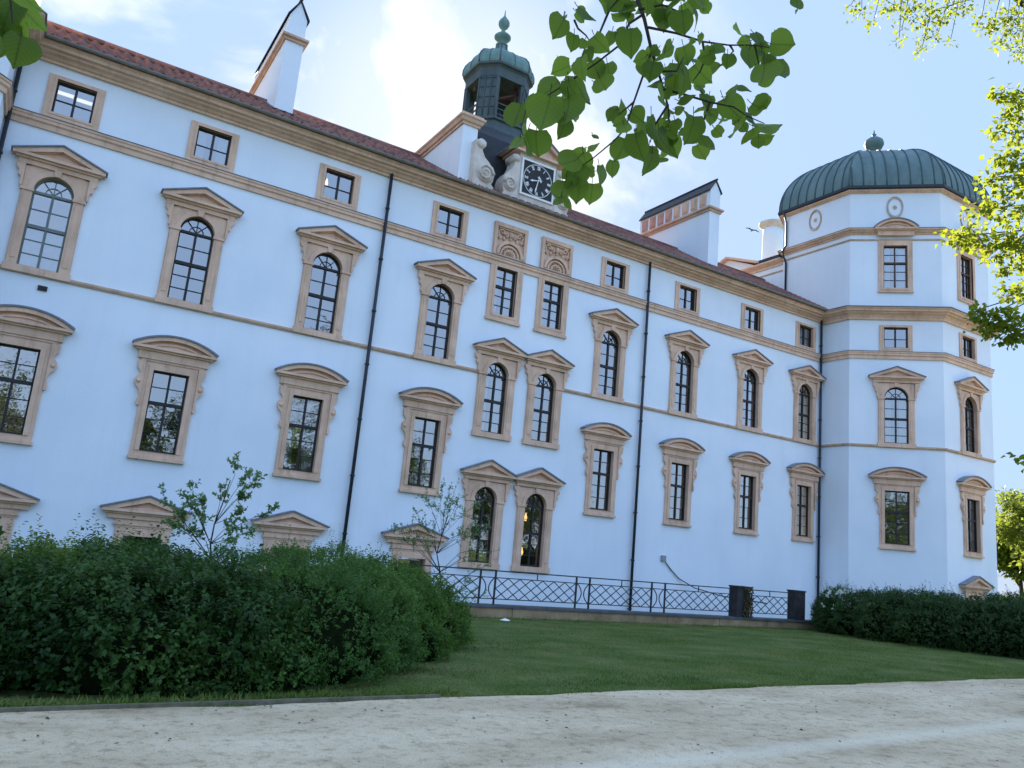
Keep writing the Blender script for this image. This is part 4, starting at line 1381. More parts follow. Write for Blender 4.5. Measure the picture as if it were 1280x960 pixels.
# ------------------------------------------------------------------ lamps seen through the glass
def wall_lamp(px, py, y, label):
    p = on_y(px, py, y)
    t = thing('lit_lamp', label, 'lamp', tuple(p), 'lit lamps behind the windows')
    b = MB()
    b.lathe([(.02, -.14), (.055, -.08), (.06, .02), (.03, .12), (.008, .2)], 0, 0, 10)
    link('lamp_bulb', b.mesh('lamp_bulb', M['lamp_warm']), t)
    a = MB()
    a.lathe([(.03, -.2), (.06, -.17), (.07, -.145), (.02, -.14)], 0, 0, 10)
    a.tube([(0, 0, -.2), (0, 0, -.32), (0, .12, -.38)], .014, 6)
    link('lamp_arm', a.mesh('lamp_arm', M['iron']), t)
wall_lamp(657, 647, 1.0, 'upper warm lamp glowing behind the right arched window at ground level')
wall_lamp(652, 690, 1.0, 'lower warm lamp glowing behind the right arched window at ground level')
wall_lamp(662, 545, .9, 'warm lamp low behind the right arched window of the middle pair')
wall_lamp(677, 383, .9, 'warm lamp behind the right window under the carved relief panel')
wall_lamp(408, 229, .9, 'warm lamp behind the third small attic window from the left')
for (pa, pb), lb in ((((71, 114), (92, 122)), 'left glowing ceiling tube behind the leftmost attic window'), (((96, 124), (115, 131)), 'right glowing ceiling tube behind the leftmost attic window')):
    a, b = on_y(*pa, .75), on_y(*pb, .75)
    mid = (a + b) / 2
    t = thing('ceiling_light', lb, 'ceiling light', tuple(mid), 'ceiling tubes behind the leftmost attic window')
    w = (b[0] - a[0]) / 2
    link('light_tube', MB().box(-w, w, -.06, .06, -.03, .03).mesh('light_tube', M['tube_white']), t)
    link('light_housing', MB().box(-w - .03, w + .03, -.09, .09, .032, .09).mesh('light_housing', M['white']), t)

# ------------------------------------------------------------------ railing, curb, pillars
FY = -4.0
curb = MB()
xs = np.arange(8.6, 29.4, 1.3)
for i, x in enumerate(xs):
    j = .012 * math.sin(i * 2.7)
    curb.box(x + .006, x + 1.294, FY - .22 + j, FY + .2, -1.0, -.27 + j * .4)
cw = thing('stone_curb_wall', 'low weathered stone curb wall under the iron railing', 'low wall', (19, FY, -1))
part('stone_body', curb, M['curb'], cw)
cp = MB()
for i, x in enumerate(xs):
    cp.box(x + .004, x + 1.296, FY - .26, FY + .24, -.268 + .004 * math.sin(i * 2.7), -.19)
part('coping', cp, mat('dark_coping', (0.07, 0.075, 0.085), (0.13, 0.135, 0.145), 3, .85, .3, 20), cw)
rl_ = thing('iron_railing', 'black iron railing with crossed lattice panels before the castle wall', 'railing', (19, FY, -.19))
ZB, ZT_, Z1, Z2 = -.19, .84, .63, -.02
posts = [9.25, 9.75, 12.65, 13.2, 16.36, 16.92, 19.69, 20.32, 23.62]
for x in posts:
    part('post', MB().box(x - .025, x + .025, FY - .025, FY + .025, ZB, ZT_ + .02), M['iron'], rl_)
rails = MB()
rails.box(9.2, 23.75, FY - .028, FY + .028, ZT_ - .018, ZT_ + .018)
rails.box(24.6, 27.06, FY - .028, FY + .028, ZT_ - .018, ZT_ + .018)
part('top_rail', rails, M['iron'], rl_)
def lattice(xa, xb, n):
    mb = MB()
    mb.box(xa, xb, FY - .012, FY + .012, Z1 - .014, Z1 + .014)
    mb.box(xa, xb, FY - .012, FY + .012, Z2 - .014, Z2 + .014)
    w = (xb - xa) / n
    q = -1.0
    while q < n:
        for sg, yy in ((1, -.011), (-1, .011)):
            a, b = xa + q * w, xa + (q + 1) * w
            t0, t1 = max(0, (xa - a) / w), min(1, (xb - a) / w)
            if t1 - t0 < .02:
                continue
            f = (lambda t: Z2 + (Z1 - Z2) * t) if sg > 0 else (lambda t: Z1 + (Z2 - Z1) * t)
            mb.tube([(a + w * t0, FY + yy, f(t0)), (a + w * t1, FY + yy, f(t1))], .016, 5)
        q += .5
    xm = (xa + xb) / 2
    mb.box(xm - .014, xm + .014, FY - .012, FY + .012, Z1 + .0145, ZT_ - .019)
    part('lattice_panel', mb, M['iron'], rl_)
for xa, xb in ((9.78, 12.62), (13.23, 16.33), (16.95, 19.66), (20.35, 23.59)):
    lattice(xa, xb, 3 if xb - xa < 3 else 3.5)
lattice(24.63, 27.03, 2.5)
for xa, xb in ((9.25, 9.75), (12.65, 13.2), (16.36, 16.92), (19.69, 20.32)):
    mb = MB()
    mb.box(xa + .026, xb - .026, FY - .012, FY + .012, Z1 - .014, Z1 + .014)
    mb.box(xa + .026, xb - .026, FY - .012, FY + .012, Z2 - .014, Z2 + .014)
    for s in (-1, 1):
        xm = (xa + xb) / 2
        pts = [(xm + s * (.05 + .2 * (2 * t - 1) ** 2), FY, Z2 + (Z1 - Z2) * t) for t in np.linspace(0, 1, 9)]
        mb.tube(pts, .019, 5)
    part('arc_panel', mb, M['iron'], rl_)
for x0, x1, lb in ((23.78, 24.50, 'dark gate pillar overgrown with brown climber at the middle of the railing'), (27.10, 27.72, 'plain dark gate pillar ending the railing beside the right hedge')):
    t = thing('gate_pillar', lb, 'pillar', ((x0 + x1) / 2, FY, -.2), 'dark pillars in the railing')
    b = MB()
    b.box(x0 + .02, x1 - .02, FY - .2, FY + .2, -.6, .90)
    part('shaft', b, M['pillar'], t)
    b = MB()
    b.box(x0, x1, FY - .23, FY + .23, .901, .96)
    part('cap', b, M['pillar'], t)
    if 'climber' in lb:
        nq = 620
        fx = rng.uniform(0, 1, nq) ** .6
        px_ = x0 + .3 + (x1 - x0 - .22) * fx
        B = np.stack([px_, FY - .235 - np.abs(rng.normal(0, .03, nq)), -.18 + 1.12 * rng.uniform(0, 1, nq) ** 1.1], 1)
        part('climber', leaf_cards('climber', B, rand_dirs(nq), nrm(rng.normal(size=(nq, 3)) * .5 + [0, -1, 0]), rng.uniform(.05, .09, nq), rng.uniform(.02, .035, nq), M['climber']), None, t)

# ------------------------------------------------------------------ shrubs and hedges
def shrub(name, label, cat, lumps, dens, ln, k, L, Wd, material, group=None, core=.76, up=.45, seed=0, lower=0.0):
    root = thing(name, label, cat, (lumps[0][0], lumps[0][1], float(ground_z(lumps[0][0], lumps[0][1]))), group)
    Ps, Ns = [], []
    lum = np.array(lumps, float)
    lum[:, 2] -= lower
    for q in lum:
        c, r = q[:3], q[3:6]
        area = 4 * math.pi * (((r[0] * r[1]) ** 1.6 + (r[0] * r[2]) ** 1.6 + (r[1] * r[2]) ** 1.6) / 3) ** (1 / 1.6)
        n = int(area * dens)
        d = rand_dirs(n)
        wob = 1 + .07 * np.sin(d[:, 0] * 9 + c[0] * 5) * np.sin(d[:, 1] * 8 + c[1] * 3) + .06 * np.sin(d[:, 2] * 13 + d[:, 0] * 11)
        dep = 1 - np.abs(rng.normal(0, .06, n))
        P = c + d * r * (wob * dep)[:, None]
        N = nrm(d / r)
        keep = P[:, 2] > ground_z(P[:, 0], P[:, 1]) + .02
        for o in lum:
            if o is q or np.array_equal(o, q): continue
            keep &= (((P - o[:3]) / o[3:6]) ** 2).sum(1) > .82
        Ps.append(P[keep]); Ns.append(N[keep])
    P, N = np.concatenate(Ps), np.concatenate(Ns)
    gap = np.sin(P[:, 0] * 3.1 + 1.7 * np.sin(P[:, 2] * 4)) * np.sin(P[:, 1] * 2.7 + P[:, 2] * 3.3)
    keep = rng.uniform(size=len(P)) > np.clip(gap * 1.1 - .35, 0, .6)
    P, N = P[keep], N[keep]
    B, D, Nn = sprigs(P, N, ln, k, up)
    tops = np.where(N[:, 2] > .25)[0]
    pick = rng.choice(tops, min(len(tops), max(60, len(P) // 36)), False)
    B2, D2, N2 = sprigs(P[pick], N[pick] * .5, ln * 2.7, k * 2, .9, .4)
    B, D, Nn = np.concatenate([B, B2]), np.concatenate([D, D2]), np.concatenate([Nn, N2])
    sz = rng.uniform(.65, 1.25, len(B))
    me = leaf_cards('foliage', B, D, Nn, L * sz, Wd * sz, material)
    part('foliage', me, None, root)
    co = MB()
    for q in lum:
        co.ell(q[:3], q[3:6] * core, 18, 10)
    part('shade_core', co, M['core'], root)
    return root
shrub('leafy_shrub', 'yellow green leafy shrub topping the far left of the left shrubbery', 'shrub',
      [(-1.2, -16.2, .62, 1.7, 1.2, .95), (.1, -15.9, .62, 1.3, 1.2, .93), (-1.2, -14.6, .5, 2.2, 1.6, 1.0), (.9, -14.8, .52, 1.5, 1.3, 1.03), (-3.2, -16.0, .55, 1.5, 1.6, 1.0)],
      250, .16, 7, .05, .0165, M['leaf_a'], lower=.46)
shrub('broadleaf_shrub', 'dark green broad leaved shrub along the front of the left shrubbery, beside the path edging', 'shrub',
      [(-.75, -17.2, .16, 1.15, .95, .84), (-2.4, -17.1, .16, 1.25, 1.0, .86), (1.05, -17.05, .38, 1.1, 1.05, .86), (2.0, -17.1, .38, .95, 1.0, .86), (1.4, -15.4, .4, 1.5, 1.6, .93), (.2, -16.8, .35, .9, .9, .8)],
      290, .17, 7, .058, .019, M['leaf_b'], lower=.2)
shrub('fine_leaf_shrub', 'rounded mid green shrub with fine leaves in front of the lawn edge', 'shrub',
      [(3.15, -16.75, .36, .98, .95, .84), (2.9, -15.3, .4, 1.3, 1.5, .9), (4.1, -15.7, .33, .85, 1.0, .93), (2.4, -17.45, .1, .7, .55, .55)],
      360, .13, 8, .034, .0115, M['leaf_c'], lower=.08)
shrub('bushy_shrub', 'fresh green bushy shrub at the right end of the left shrubbery, below the bare shrub', 'shrub',
      [(4.9, -14.2, .25, 1.15, 1.2, .98), (6.0, -12.9, .15, 1.2, 1.2, .92), (4.6, -12.6, .3, 1.6, 1.6, 1.0), (6.9, -12.1, .0, .8, .8, .62), (5.3, -14.9, .0, .6, .5, .55)],
      300, .14, 7, .042, .0145, M['leaf_d'], lower=.06)
hed = []
for (x, y) in ((28.7, -5.9), (27.5, -7.5), (26.5, -9.3), (26.0, -11.1), (25.75, -13.0), (25.6, -14.5), (29.3, -7.4), (28.9, -9.0), (29.2, -11.5), (29.2, -13.8), (31.5, -7.5), (32, -10.5), (32, -13.5)):
    gz = float(ground_z(np.array(x), np.array(y)))
    hed.append((x, y, gz + .55, 1.75, 1.5, 1.05 + .08 * math.sin(x * 3 + y)))
shrub('clipped_hedge', 'long dark green hedge below the tower at the right', 'hedge', hed, 150, .15, 7, .06, .02, M['leaf_hedge'])
fs = shrub('flowering_shrub', 'small shrub dotted with white flowers at the left end of the right hedge', 'shrub',
           [(27.3, -6.1, .05, .85, .8, .85), (28.0, -5.6, .2, .9, .9, .98)], 260, .17, 6, .05, .018, M['leaf_b'])
pn = 150
P = np.stack([rng.normal(27.4, .5, pn), rng.normal(-6.5, .35, pn), rng.uniform(.45, 1.2, pn)], 1)
B = np.repeat(P, 5, 0)
D = rand_dirs(pn * 5)
part('white_flowers', leaf_cards('white_flowers', B, D, rand_dirs(pn * 5), np.full(pn * 5, .08), np.full(pn * 5, .036), M['petal']), None, fs)

# ------------------------------------------------------------------ trees
def limb_tree(rng_, base, height, r0, levels, spread, first=.35):
    """returns tubes (pts, radii) and shoot tips"""
    tubes, tips = [], []
    def grow(p, d, ln, r, lev):
        n = 5
        pts, rad = [p], [r]
        q = np.array(p)
        dd = np.array(d)
        for i in range(n):
            dd = dd + rng_.normal(size=3) * .13
            dd[2] += .05 if lev else .0
            dd = dd / np.linalg.norm(dd)
            q = q + dd * ln / n
            pts.append(q)
            rad.append(r * (1 - .62 * (i + 1) / n))
        tubes.append((pts, rad))
        if lev >= levels:
            tips.append((np.array(pts[2:]), dd))
            return
        kids = 5 if lev == 0 else 4
        for k in range(kids):
            f = first + (1 - first) * (k + rng_.uniform(.2, .9)) / kids if lev == 0 else .3 + .7 * (k + rng_.uniform(0, .9)) / kids
            i = min(n - 1, int(f * n))
            s = pts[i] + (pts[i + 1] - pts[i]) * (f * n - i if f < 1 else 1)
            a = rng_.uniform(0, 2 * math.pi)
            side = np.array([math.cos(a), math.sin(a), 0])
            nd = dd * .55 + side * spread * rng_.uniform(.7, 1.2) + np.array([0, 0, .12])
            grow(s, nd / np.linalg.norm(nd), ln * rng_.uniform(.5, .68), max(r * .42, .004), lev + 1)
        tips.append((np.array(pts[-2:]), dd))
    grow(np.array(base, float), np.array([rng_.normal() * .03, rng_.normal() * .03, 1.0]), height, r0, 0)
    return tubes, tips
def build_tree(name, label, base, height, r0, levels, spread, per, sc_, L, Wd, lm_, group=None, seed=1, first=.35, cat='tree', parts=('trunk', 'crown')):
    r = np.random.default_rng(seed)
    tubes, tips = limb_tree(r, base, height, r0, levels, spread, first)
    root = thing(name, label, cat, base, group)
    mb = MB()
    for i, (p, rad) in enumerate(tubes):
        mb.tube(p, rad, 8 if i == 0 else 5, False)
    part(parts[0], mb, M['bark'], root)
    Bs, Ds = [], []
    for pts, d in tips:
        n = int(per * (1 if len(pts) > 2 else .4))
        t = r.uniform(0, len(pts) - 1.001, n)
        i = t.astype(int)
        q = pts[i] + (pts[i + 1] - pts[i]) * (t - i)[:, None]
        off = r.normal(size=(n, 3)) * sc_ * np.array([1, 1, .7])
        Bs.append(q + off)
        Ds.append(nrm(off + np.array([0, 0, -.3]) * sc_ + r.normal(size=(n, 3)) * sc_ * .6))
    B, D = np.concatenate(Bs), np.concatenate(Ds)
    Nn = nrm(r.normal(size=(len(B), 3)) * .7 + np.array([0, 0, 1.0]))
    s = r.uniform(.65, 1.3, len(B))
    part(parts[1], leaf_cards(parts[1], B, D, Nn, L * s, Wd * s, lm_), None, root)
    return root
# young trees in front of the facade: stems and shoot ends surveyed from the photo, with real depth
def young(name, label, cat, Y, stem, ends, r0, leaves, L, Wd, seed, parts, jit):
    r = np.random.default_rng(seed)
    def P(px, py, dy=0.0):
        return on_y(px, py, Y + dy)
    pts = [P(*q) for q in stem]
    b = pts[0]
    gz = float(ground_z(b[0], b[1]))
    root = thing(name, label, cat, (b[0], b[1], gz))
    mb = MB()
    pts = [np.array([b[0], b[1], gz - .02])] + pts
    n = len(pts)
    rad = [r0 * (1 - .6 * i / (n - 1)) for i in range(n)]
    mb.tube(pts, rad, 7, False)
    Bs, Ds = [], []
    for (px, py, k) in ends:
        dy = r.normal() * .3
        e = P(px, py, dy)
        s0 = pts[1 + k] if 1 + k < n else pts[-1]
        m1 = s0 * .55 + e * .45 + np.array([0, 0, .08]) + r.normal(size=3) * .05
        rr0 = rad[min(n - 1, 1 + k)] * .55
        mb.tube([s0, m1, e], [rr0, rr0 * .6, rr0 * .25], 5, False)
        seg = [s0, m1, e]
        tw = [(m1, e)]
        for q in range(7):
            t = r.uniform(.2, 1)
            o = m1 + (e - m1) * t
            d = nrm((e - s0) * .6 / np.linalg.norm(e - s0) + r.normal(size=3) * .6 + np.array([0, 0, .25]))
            ee = o + d * jit * r.uniform(.5, 1.2)
            mb.tube([o, ee], [rr0 * .35, rr0 * .15], 4, False)
            tw.append((o, ee))
        for a, c in tw:
            m = int(leaves * r.uniform(.6, 1.3))
            t = r.uniform(.15, 1.05, m)[:, None]
            Bs.append(a + (c - a) * t + r.normal(size=(m, 3)) * .012)
            Ds.append(nrm(nrm(c - a) * .6 + r.normal(size=(m, 3)) * .7))
    B, D = np.concatenate(Bs), np.concatenate(Ds)
    s = r.uniform(.6, 1.25, len(B))
    part(parts[0], mb, M['twig'], root)
    part(parts[1], leaf_cards(parts[1], B, D, nrm(r.normal(size=B.shape) * .8 + [0, -.4, .7]), L * s, Wd * s, M['leaf_sap']), None, root)
young('sapling', 'young sapling with sparse green leaves rising above the left shrubbery', 'tree', -12.2,
      [(264, 740), (264, 700), (263, 680), (268, 655), (278, 630), (288, 600)],
      [(292, 576, 4), (310, 592, 3), (326, 598, 3), (240, 606, 2), (205, 625, 1), (222, 640, 1), (345, 636, 2), (330, 655, 2), (258, 622, 2), (232, 618, 2), (300, 640, 3), (276, 610, 3), (215, 655, 1), (310, 620, 3), (252, 648, 2), (290, 660, 2), (240, 665, 1), (296, 672, 1)],
      .02, 17, .064, .019, 21, ('trunk', 'crown'), .2)
young('bare_shrub', 'thin spreading shrub with tiny leaves in front of the left ground level arched window', 'shrub', -10.4,
      [(552, 745), (550, 715), (546, 692), (552, 670), (560, 645)],
      [(562, 612, 3), (540, 628, 3), (575, 622, 3), (520, 640, 2), (498, 660, 1), (515, 655, 1), (585, 645, 3), (560, 630, 3), (600, 668, 2), (612, 690, 1), (590, 700, 1), (530, 672, 1), (578, 668, 2), (545, 650, 2), (598, 655, 2), (575, 740, 0), (590, 725, 0), (605, 745, 0), (532, 618, 3), (485, 662, 1), (505, 668, 1), (612, 660, 2), (595, 630, 3), (570, 608, 3), (600, 685, 1), (585, 672, 2), (525, 655, 2), (555, 640, 3), (610, 705, 0), (552, 604, 3)],
      .018, 22, .034, .012, 8, ('stems', 'foliage'), .24)
# distant trees right of the tower
for i, (px, dist, h, sd, lb) in enumerate(((1266, 66, 5.4, 3, 'sunlit park tree just right of the tower base'), (1312, 58, 5.6, 5, 'park tree cut by the right picture edge below the tower'), (1284, 95, 7.2, 9, 'farther hazy park tree between the tower and the right picture edge'), (1350, 80, 9, 12, 'tall park tree beyond the hedge at the far right'))):
    p = at(px, 742, dist)
    build_tree('park_tree', lb, (p[0], p[1], -.7), h, .24, 3, .8, 150, .45, .34, .12, M['leaf_far'], 'park trees right of the tower', sd)

# the tree whose branches hang in at the upper right
def hang_tree():
    root = thing('overhanging_tree', 'sunlit green tree reaching in from the upper right picture edge', 'tree', (16.5, -20.0, 0))
    mb = MB()
    top = np.array([16.9, -19.6, 9.5])
    mb.tube([(16.5, -20, -.1), (16.5, -19.95, 2), (16.65, -19.8, 6), top], [.3, .24, .2, .13], 12)
    part('trunk', mb, M['bark'], root)
    br, B, D = MB(), [], []
    r = np.random.default_rng(5)
    D_ = 12.5
    # leafy sprays surveyed from the photo: (px, py, spread px, leaves, depth shift)
    sp = [(1200, 296, 16, 90, 0), (1222, 300, 16, 110, .2), (1250, 304, 18, 130, .3), (1275, 300, 18, 120, .3), (1228, 262, 16, 80, .5), (1260, 268, 20, 130, .3),
          (1252, 120, 10, 60, .2), (1272, 128, 14, 90, 0), (1262, 150, 12, 70, .1), (1280, 170, 18, 110, .2), (1246, 165, 8, 30, .1), (1255, 195, 12, 60, .2), (1272, 205, 16, 110, 0), (1244, 222, 14, 80, .3), (1268, 236, 20, 140, .1),
          (1230, 398, 14, 70, .1), (1250, 396, 16, 110, .2), (1272, 408, 18, 130, 0), (1262, 422, 12, 70, .1), (1240, 412, 12, 60, .3), (1222, 388, 8, 40, .1), (1262, 366, 10, 40, 0), (1280, 360, 14, 70, .1), (1275, 330, 14, 60, .2),
          (1240, 322, 10, 40, .2), (1258, 340, 8, 30, .2),
          (1275, 572, 7, 24, -.3), (1290, 585, 8, 30, -.3)]
    for s in (1300, 1330, 1360):
        for y in (120, 180, 240, 300, 360, 410):
            sp.append((s + 7 * math.sin(y), y, 26, 70, r.uniform(-.5, .8)))
    for px, py, s, n, dz in sp:
        n = int(n * 1.05)
        d = D_ + dz
        sig = s * d / F_PX * .62
        c = at(px, py, d)
        off = r.normal(size=(n, 3)) * sig * np.array([1, 1, .62])
        B.append(c + off)
        D.append(nrm(off * .5 + r.normal(size=(n, 3)) * sig * .6 + np.array([-.1, 0, -.35]) * sig))
        s0 = np.array([16.75, -19.75, min(9.3, max(3.0, c[2] + 1.2 + .2 * r.normal()))])
        m1 = s0 * .5 + c * .5 + np.array([0, 0, .35])
        br.tube([s0, m1, c + np.array([.12, 0, .06]), c + np.array([-.15, 0, -.1])], [.03, .016, .008, .003], 5, False)
    B, D = np.concatenate(B), np.concatenate(D)
    s = r.uniform(.6, 1.25, len(B))
    part('crown', leaf_cards('crown', B, D, nrm(r.normal(size=(len(B), 3)) * .8 + [0, 0, 1]), .10 * s, .042 * s, M['leaf_maple']), None, root)
    part('branches', br, M['bark'], root)
    # higher spray with smaller leaves at the top edge, on a longer limb
    B, D, br = [], [], MB()
    sp = [(1075, 18, 9, 20, 0), (1062, 10, 7, 12, 0), (1090, 30, 7, 16, .2), (1115, 10, 14, 46, .2), (1140, 14, 14, 70, 0), (1160, 25, 14, 60, .2), (1155, 50, 12, 26, .3), (1180, 18, 14, 60, 0), (1125, 42, 9, 12, 0), (1122, 52, 6, 8, 0), (1150, 66, 6, 14, .1), (1170, 48, 8, 16, .2), (1187, 52, 6, 10, .2), (1200, 12, 14, 40, .3), (1225, 28, 10, 30, 0),
          (1240, 35, 12, 60, .2), (1258, 25, 14, 80, 0), (1270, 45, 14, 70, .1), (1250, 55, 9, 30, .1), (1276, 66, 9, 40, 0), (1285, 20, 18, 80, 0), (1120, -20, 26, 160, 0), (1190, -20, 26, 160, .3), (1260, -20, 28, 160, .3)]
    for px, py, s, n, dz in sp:
        d = 13.6 + dz
        n = int(n * 1.5)
        sig = s * d / F_PX * .62
        c = at(px, py, d)
        off = r.normal(size=(n, 3)) * sig * np.array([1, 1, .7])
        B.append(c + off)
        D.append(nrm(off * .5 + r.normal(size=(n, 3)) * sig * .6 + np.array([0, 0, -.3]) * sig))
        s0 = c + np.array([.5 + .25 * r.normal(), .1, 1.9])
        br.tube([np.array([15.6, -18.9, 13.2]) * .5 + s0 * .5, s0 * .5 + c * .5 + np.array([.12, 0, .1]), c + np.array([.05, 0, .1]), c + np.array([-.12, 0, -.06])], [.016, .009, .005, .002], 5, False)
    br.tube([top - np.array([0, 0, .3]), (17.0, -19.4, 11.5), (16.4, -19.2, 12.8), (14.5, -18.9, 13.4), (12.8, -18.4, 13.9)], [.11, .09, .07, .05, .02], 8, False)
    B, D = np.concatenate(B), np.concatenate(D)
    s = r.uniform(.6, 1.25, len(B))
    part('upper_spray', leaf_cards('upper_spray', B, D, nrm(r.normal(size=(len(B), 3)) * .8 + [0, 0, 1]), .075 * s, .026 * s, M['leaf_maple']), None, root)
    part('upper_branches', br, M['bark'], root)
hang_tree()

# ------------------------------------------------------------------ lime tree branch overhead
def lime_leaf(B, D, N, size, curl, side):
    """heart shaped leaf with a midrib fold and a drooping tip"""
    t = np.array([0, .05, .16, .32, .5, .66, .80, .9, 1.0])
    w = np.array([.05, .36, .52, .575, .56, .475, .32, .13, 0.0])
    D = D / np.linalg.norm(D)
    S = np.cross(D, N); S /= np.linalg.norm(S)
    N = np.cross(S, D)
    V, U = [], []
    for i in range(len(t)):
        back = -.10 if i in (1,) else 0
        for k in (-1, -.5, 0, .5, 1):
            x = w[i] * k * (1 + side * k)
            y = t[i] + (back if abs(k) == 1 else 0)
            z = .28 * abs(x) - curl * t[i] ** 2 - .35 * x * x + .03 * math.sin(9 * t[i] + 3 * k)
            V.append(B + (D * y + S * x + N * z) * size)
            U.append((x * 1.0, y))
    F = []
    for i in range(len(t) - 1):
        for k in range(4):
            a = i * 5 + k
            F.append((a, a + 1, a + 6, a + 5))
    return V, U, F
def lime():
    root = thing('lime_tree', 'leafy lime tree branch hanging in at the top, close to the viewer', 'tree', (3.2, -29.5, 0))
    mb = MB()
    mb.tube([(3.2, -29.5, -.1), (3.2, -29.45, 1.2), (3.1, -29.3, 3), (2.9, -28.9, 5.5), (2.9, -28.6, 8)], [.34, .27, .24, .2, .14], 14)
    part('trunk', mb, M['bark'], root)
    z = lambda x, y: (620 + x * .2969, y * .2969)
    D0 = 2.45
    r = random.Random(4)
    rr = np.random.default_rng(6)
    tw = MB()
    stem = [at(*z(x, y), D0 + dz) for x, y, dz in ((585, -120, .25), (597, 0, .1), (625, 80, .05), (650, 190, 0), (680, 290, 0), (705, 375, 0), (725, 450, .02), (730, 520, .05))]
    tw.tube([np.array([2.95, -28.7, 5.0]), np.array([2.6, -27.2, 5.1]), np.array([2.1, -25.6, 4.6]), stem[0] + np.array([.05, -.15, .35])] + stem, [.06, .04, .022, .011, .0085, .0068, .006, .0052, .0044, .0036, .003, .002], 7, False)
    lines = [[(640, 115), (760, 140), (870, 175), (980, 190), (1090, 190), (1150, 200)], [(478, 40), (440, 130), (400, 210), (385, 240)], [(620, 60), (560, 100), (520, 190), (430, 260), (330, 330), (220, 400), (130, 450), (110, 520)],
             [(655, 215), (615, 330), (580, 430), (545, 540), (500, 590), (410, 665), (330, 720)], [(705, 375), (800, 400), (900, 430), (1000, 450), (1060, 490), (1130, 520)], [(590, -40), (520, -10), (478, 40)], [(605, 40), (700, 20), (800, 60)], [(330, 85), (345, 120), (380, 150), (405, 190)],
             [(870, 175), (880, 250), (860, 300), (830, 340)], [(725, 440), (660, 540), (650, 600)], [(900, 430), (870, 520), (850, 570)], [(580, 430), (520, 480)], [(690, 300), (760, 300), (790, 240)], [(985, 190), (1000, 215), (975, 240)], [(1150, 200), (1190, 190)], [(1090, 190), (1110, 290)]]
    for k, ln in enumerate(lines):
        pts = [at(*z(x, y), D0 + .03 * math.sin(k * 2 + i)) for i, (x, y) in enumerate(ln)]
        n = len(pts)
        tw.tube(pts, [.0042 - .0028 * i / (n - 1) for i in range(n)], 6, False)
    LV = [(275,110,95,-.3,1),(375,65,90,.6,.6),(330,175,70,0,1),(275,290,85,-1,.2),(350,270,85,-.3,.8),(385,235,60,.3,.8),(430,180,80,.3,.6),(480,160,60,-.2,.6),(520,75,75,-.8,.1),(550,40,80,.2,1),(570,165,100,.1,1),(500,20,70,-.5,.5),(640,20,80,.2,1),(700,70,110,0,1),(790,90,100,.2,1),(850,60,80,.8,.8),(760,20,90,.1,.9),(230,360,110,-.6,.3),(95,485,115,-.2,1),(150,430,70,-.4,.5),(215,470,140,-.2,1),(310,470,130,.1,1),(345,380,130,.2,.8),(450,355,85,.4,1),(420,290,80,.4,.6),(290,530,80,0,1),(110,590,120,-.4,.8),(165,600,110,-.1,1),(1025,152,80,-1,.05),(1110,155,70,.5,.5),(1200,190,100,1,.3),(1110,215,70,.2,1),(1060,245,90,-.2,1),(1150,290,90,1,.2),(1130,320,120,0,1),(975,255,60,0,1),(930,210,70,.4,.5),(895,235,70,-.8,.5),(865,160,40,.3,.4),(730,210,70,-.3,.7),(800,230,80,.3,.7),(700,250,80,-.3,.9),(855,305,95,.3,.6),(780,300,90,.2,.8),(735,310,80,-.2,1),(655,290,80,-.3,1),(610,250,60,-1,.6),(755,350,90,0,1),(800,350,80,.3,1),(865,370,60,.4,.5),(690,400,80,-.4,.7),(710,455,90,0,1),(745,395,60,.3,.6),(800,430,70,1,.3),(890,420,70,.3,.5),(870,470,70,-.2,.8),(830,540,110,0,1),(870,605,95,0,1),(915,505,90,.3,.8),(935,555,50,.7,.7),(980,460,110,.3,.6),(1000,395,80,.5,-.2),(1110,455,90,1,.4),(1025,545,100,0,1),(1070,505,70,.2,.8),(1085,575,90,0,1),(1140,540,110,1,.1),(810,485,60,.4,.6),(760,525,50,.3,.6),(745,560,60,.7,.6),(490,480,60,-.6,.7),(540,455,60,.2,-.3),(590,490,70,.6,.6),(525,520,60,-.6,.4),(545,545,60,.2,.8),(535,630,100,-.2,1),(590,610,110,0,1),(655,540,110,.1,.9),(690,600,120,.2,1),(730,610,80,.2,1),(655,690,95,0,1),(640,640,70,-.2,1),(410,625,50,1,.1),(310,690,100,-.6,.4),(375,680,80,.2,.8),(445,735,85,.3,1),(335,745,100,-.1,1),(285,800,90,-.2,1),(355,790,100,.1,1),(405,810,80,0,1),(320,810,70,-.1,1),(275,850,60,-.1,1),(1265,20,60,0,1),
          (660,-30,110,.2,1),(560,-40,110,-.2,1),(740,-50,110,.2,1),(860,-20,90,.5,1),(470,-30,90,-.4,1)]
    V, U, F = [], [], []
    pet = MB()
    def leaf(px, py, wpx, dx, dy, d0):
        d = d0 + r.uniform(-.14, .14)
        size = wpx / F_PX * d * 1.0
        Dv = RT * dx - UP * dy + FW * r.uniform(-.45, .45)
        Dv = Dv / np.linalg.norm(Dv)
        c = at(px, py, d)
        N = FW * 1.0 + RT * r.gauss(0, .85) + UP * r.gauss(.2, .8)
        N = -N if r.random() < .5 else N
        B = c - Dv * size * .45
        v, u, f = lime_leaf(B, Dv, N, size, r.uniform(.15, .75), r.uniform(-.25, .25))
        o = len(V)
        V.extend(v); U.extend(u); F.extend([tuple(i + o for i in q) for q in f])
        pet.tube([B + Dv * size * .03, B - Dv * size * .15 + UP * size * .04, B - Dv * size * .26 + UP * size * .1], [.0011, .0011, .0013], 5, False)
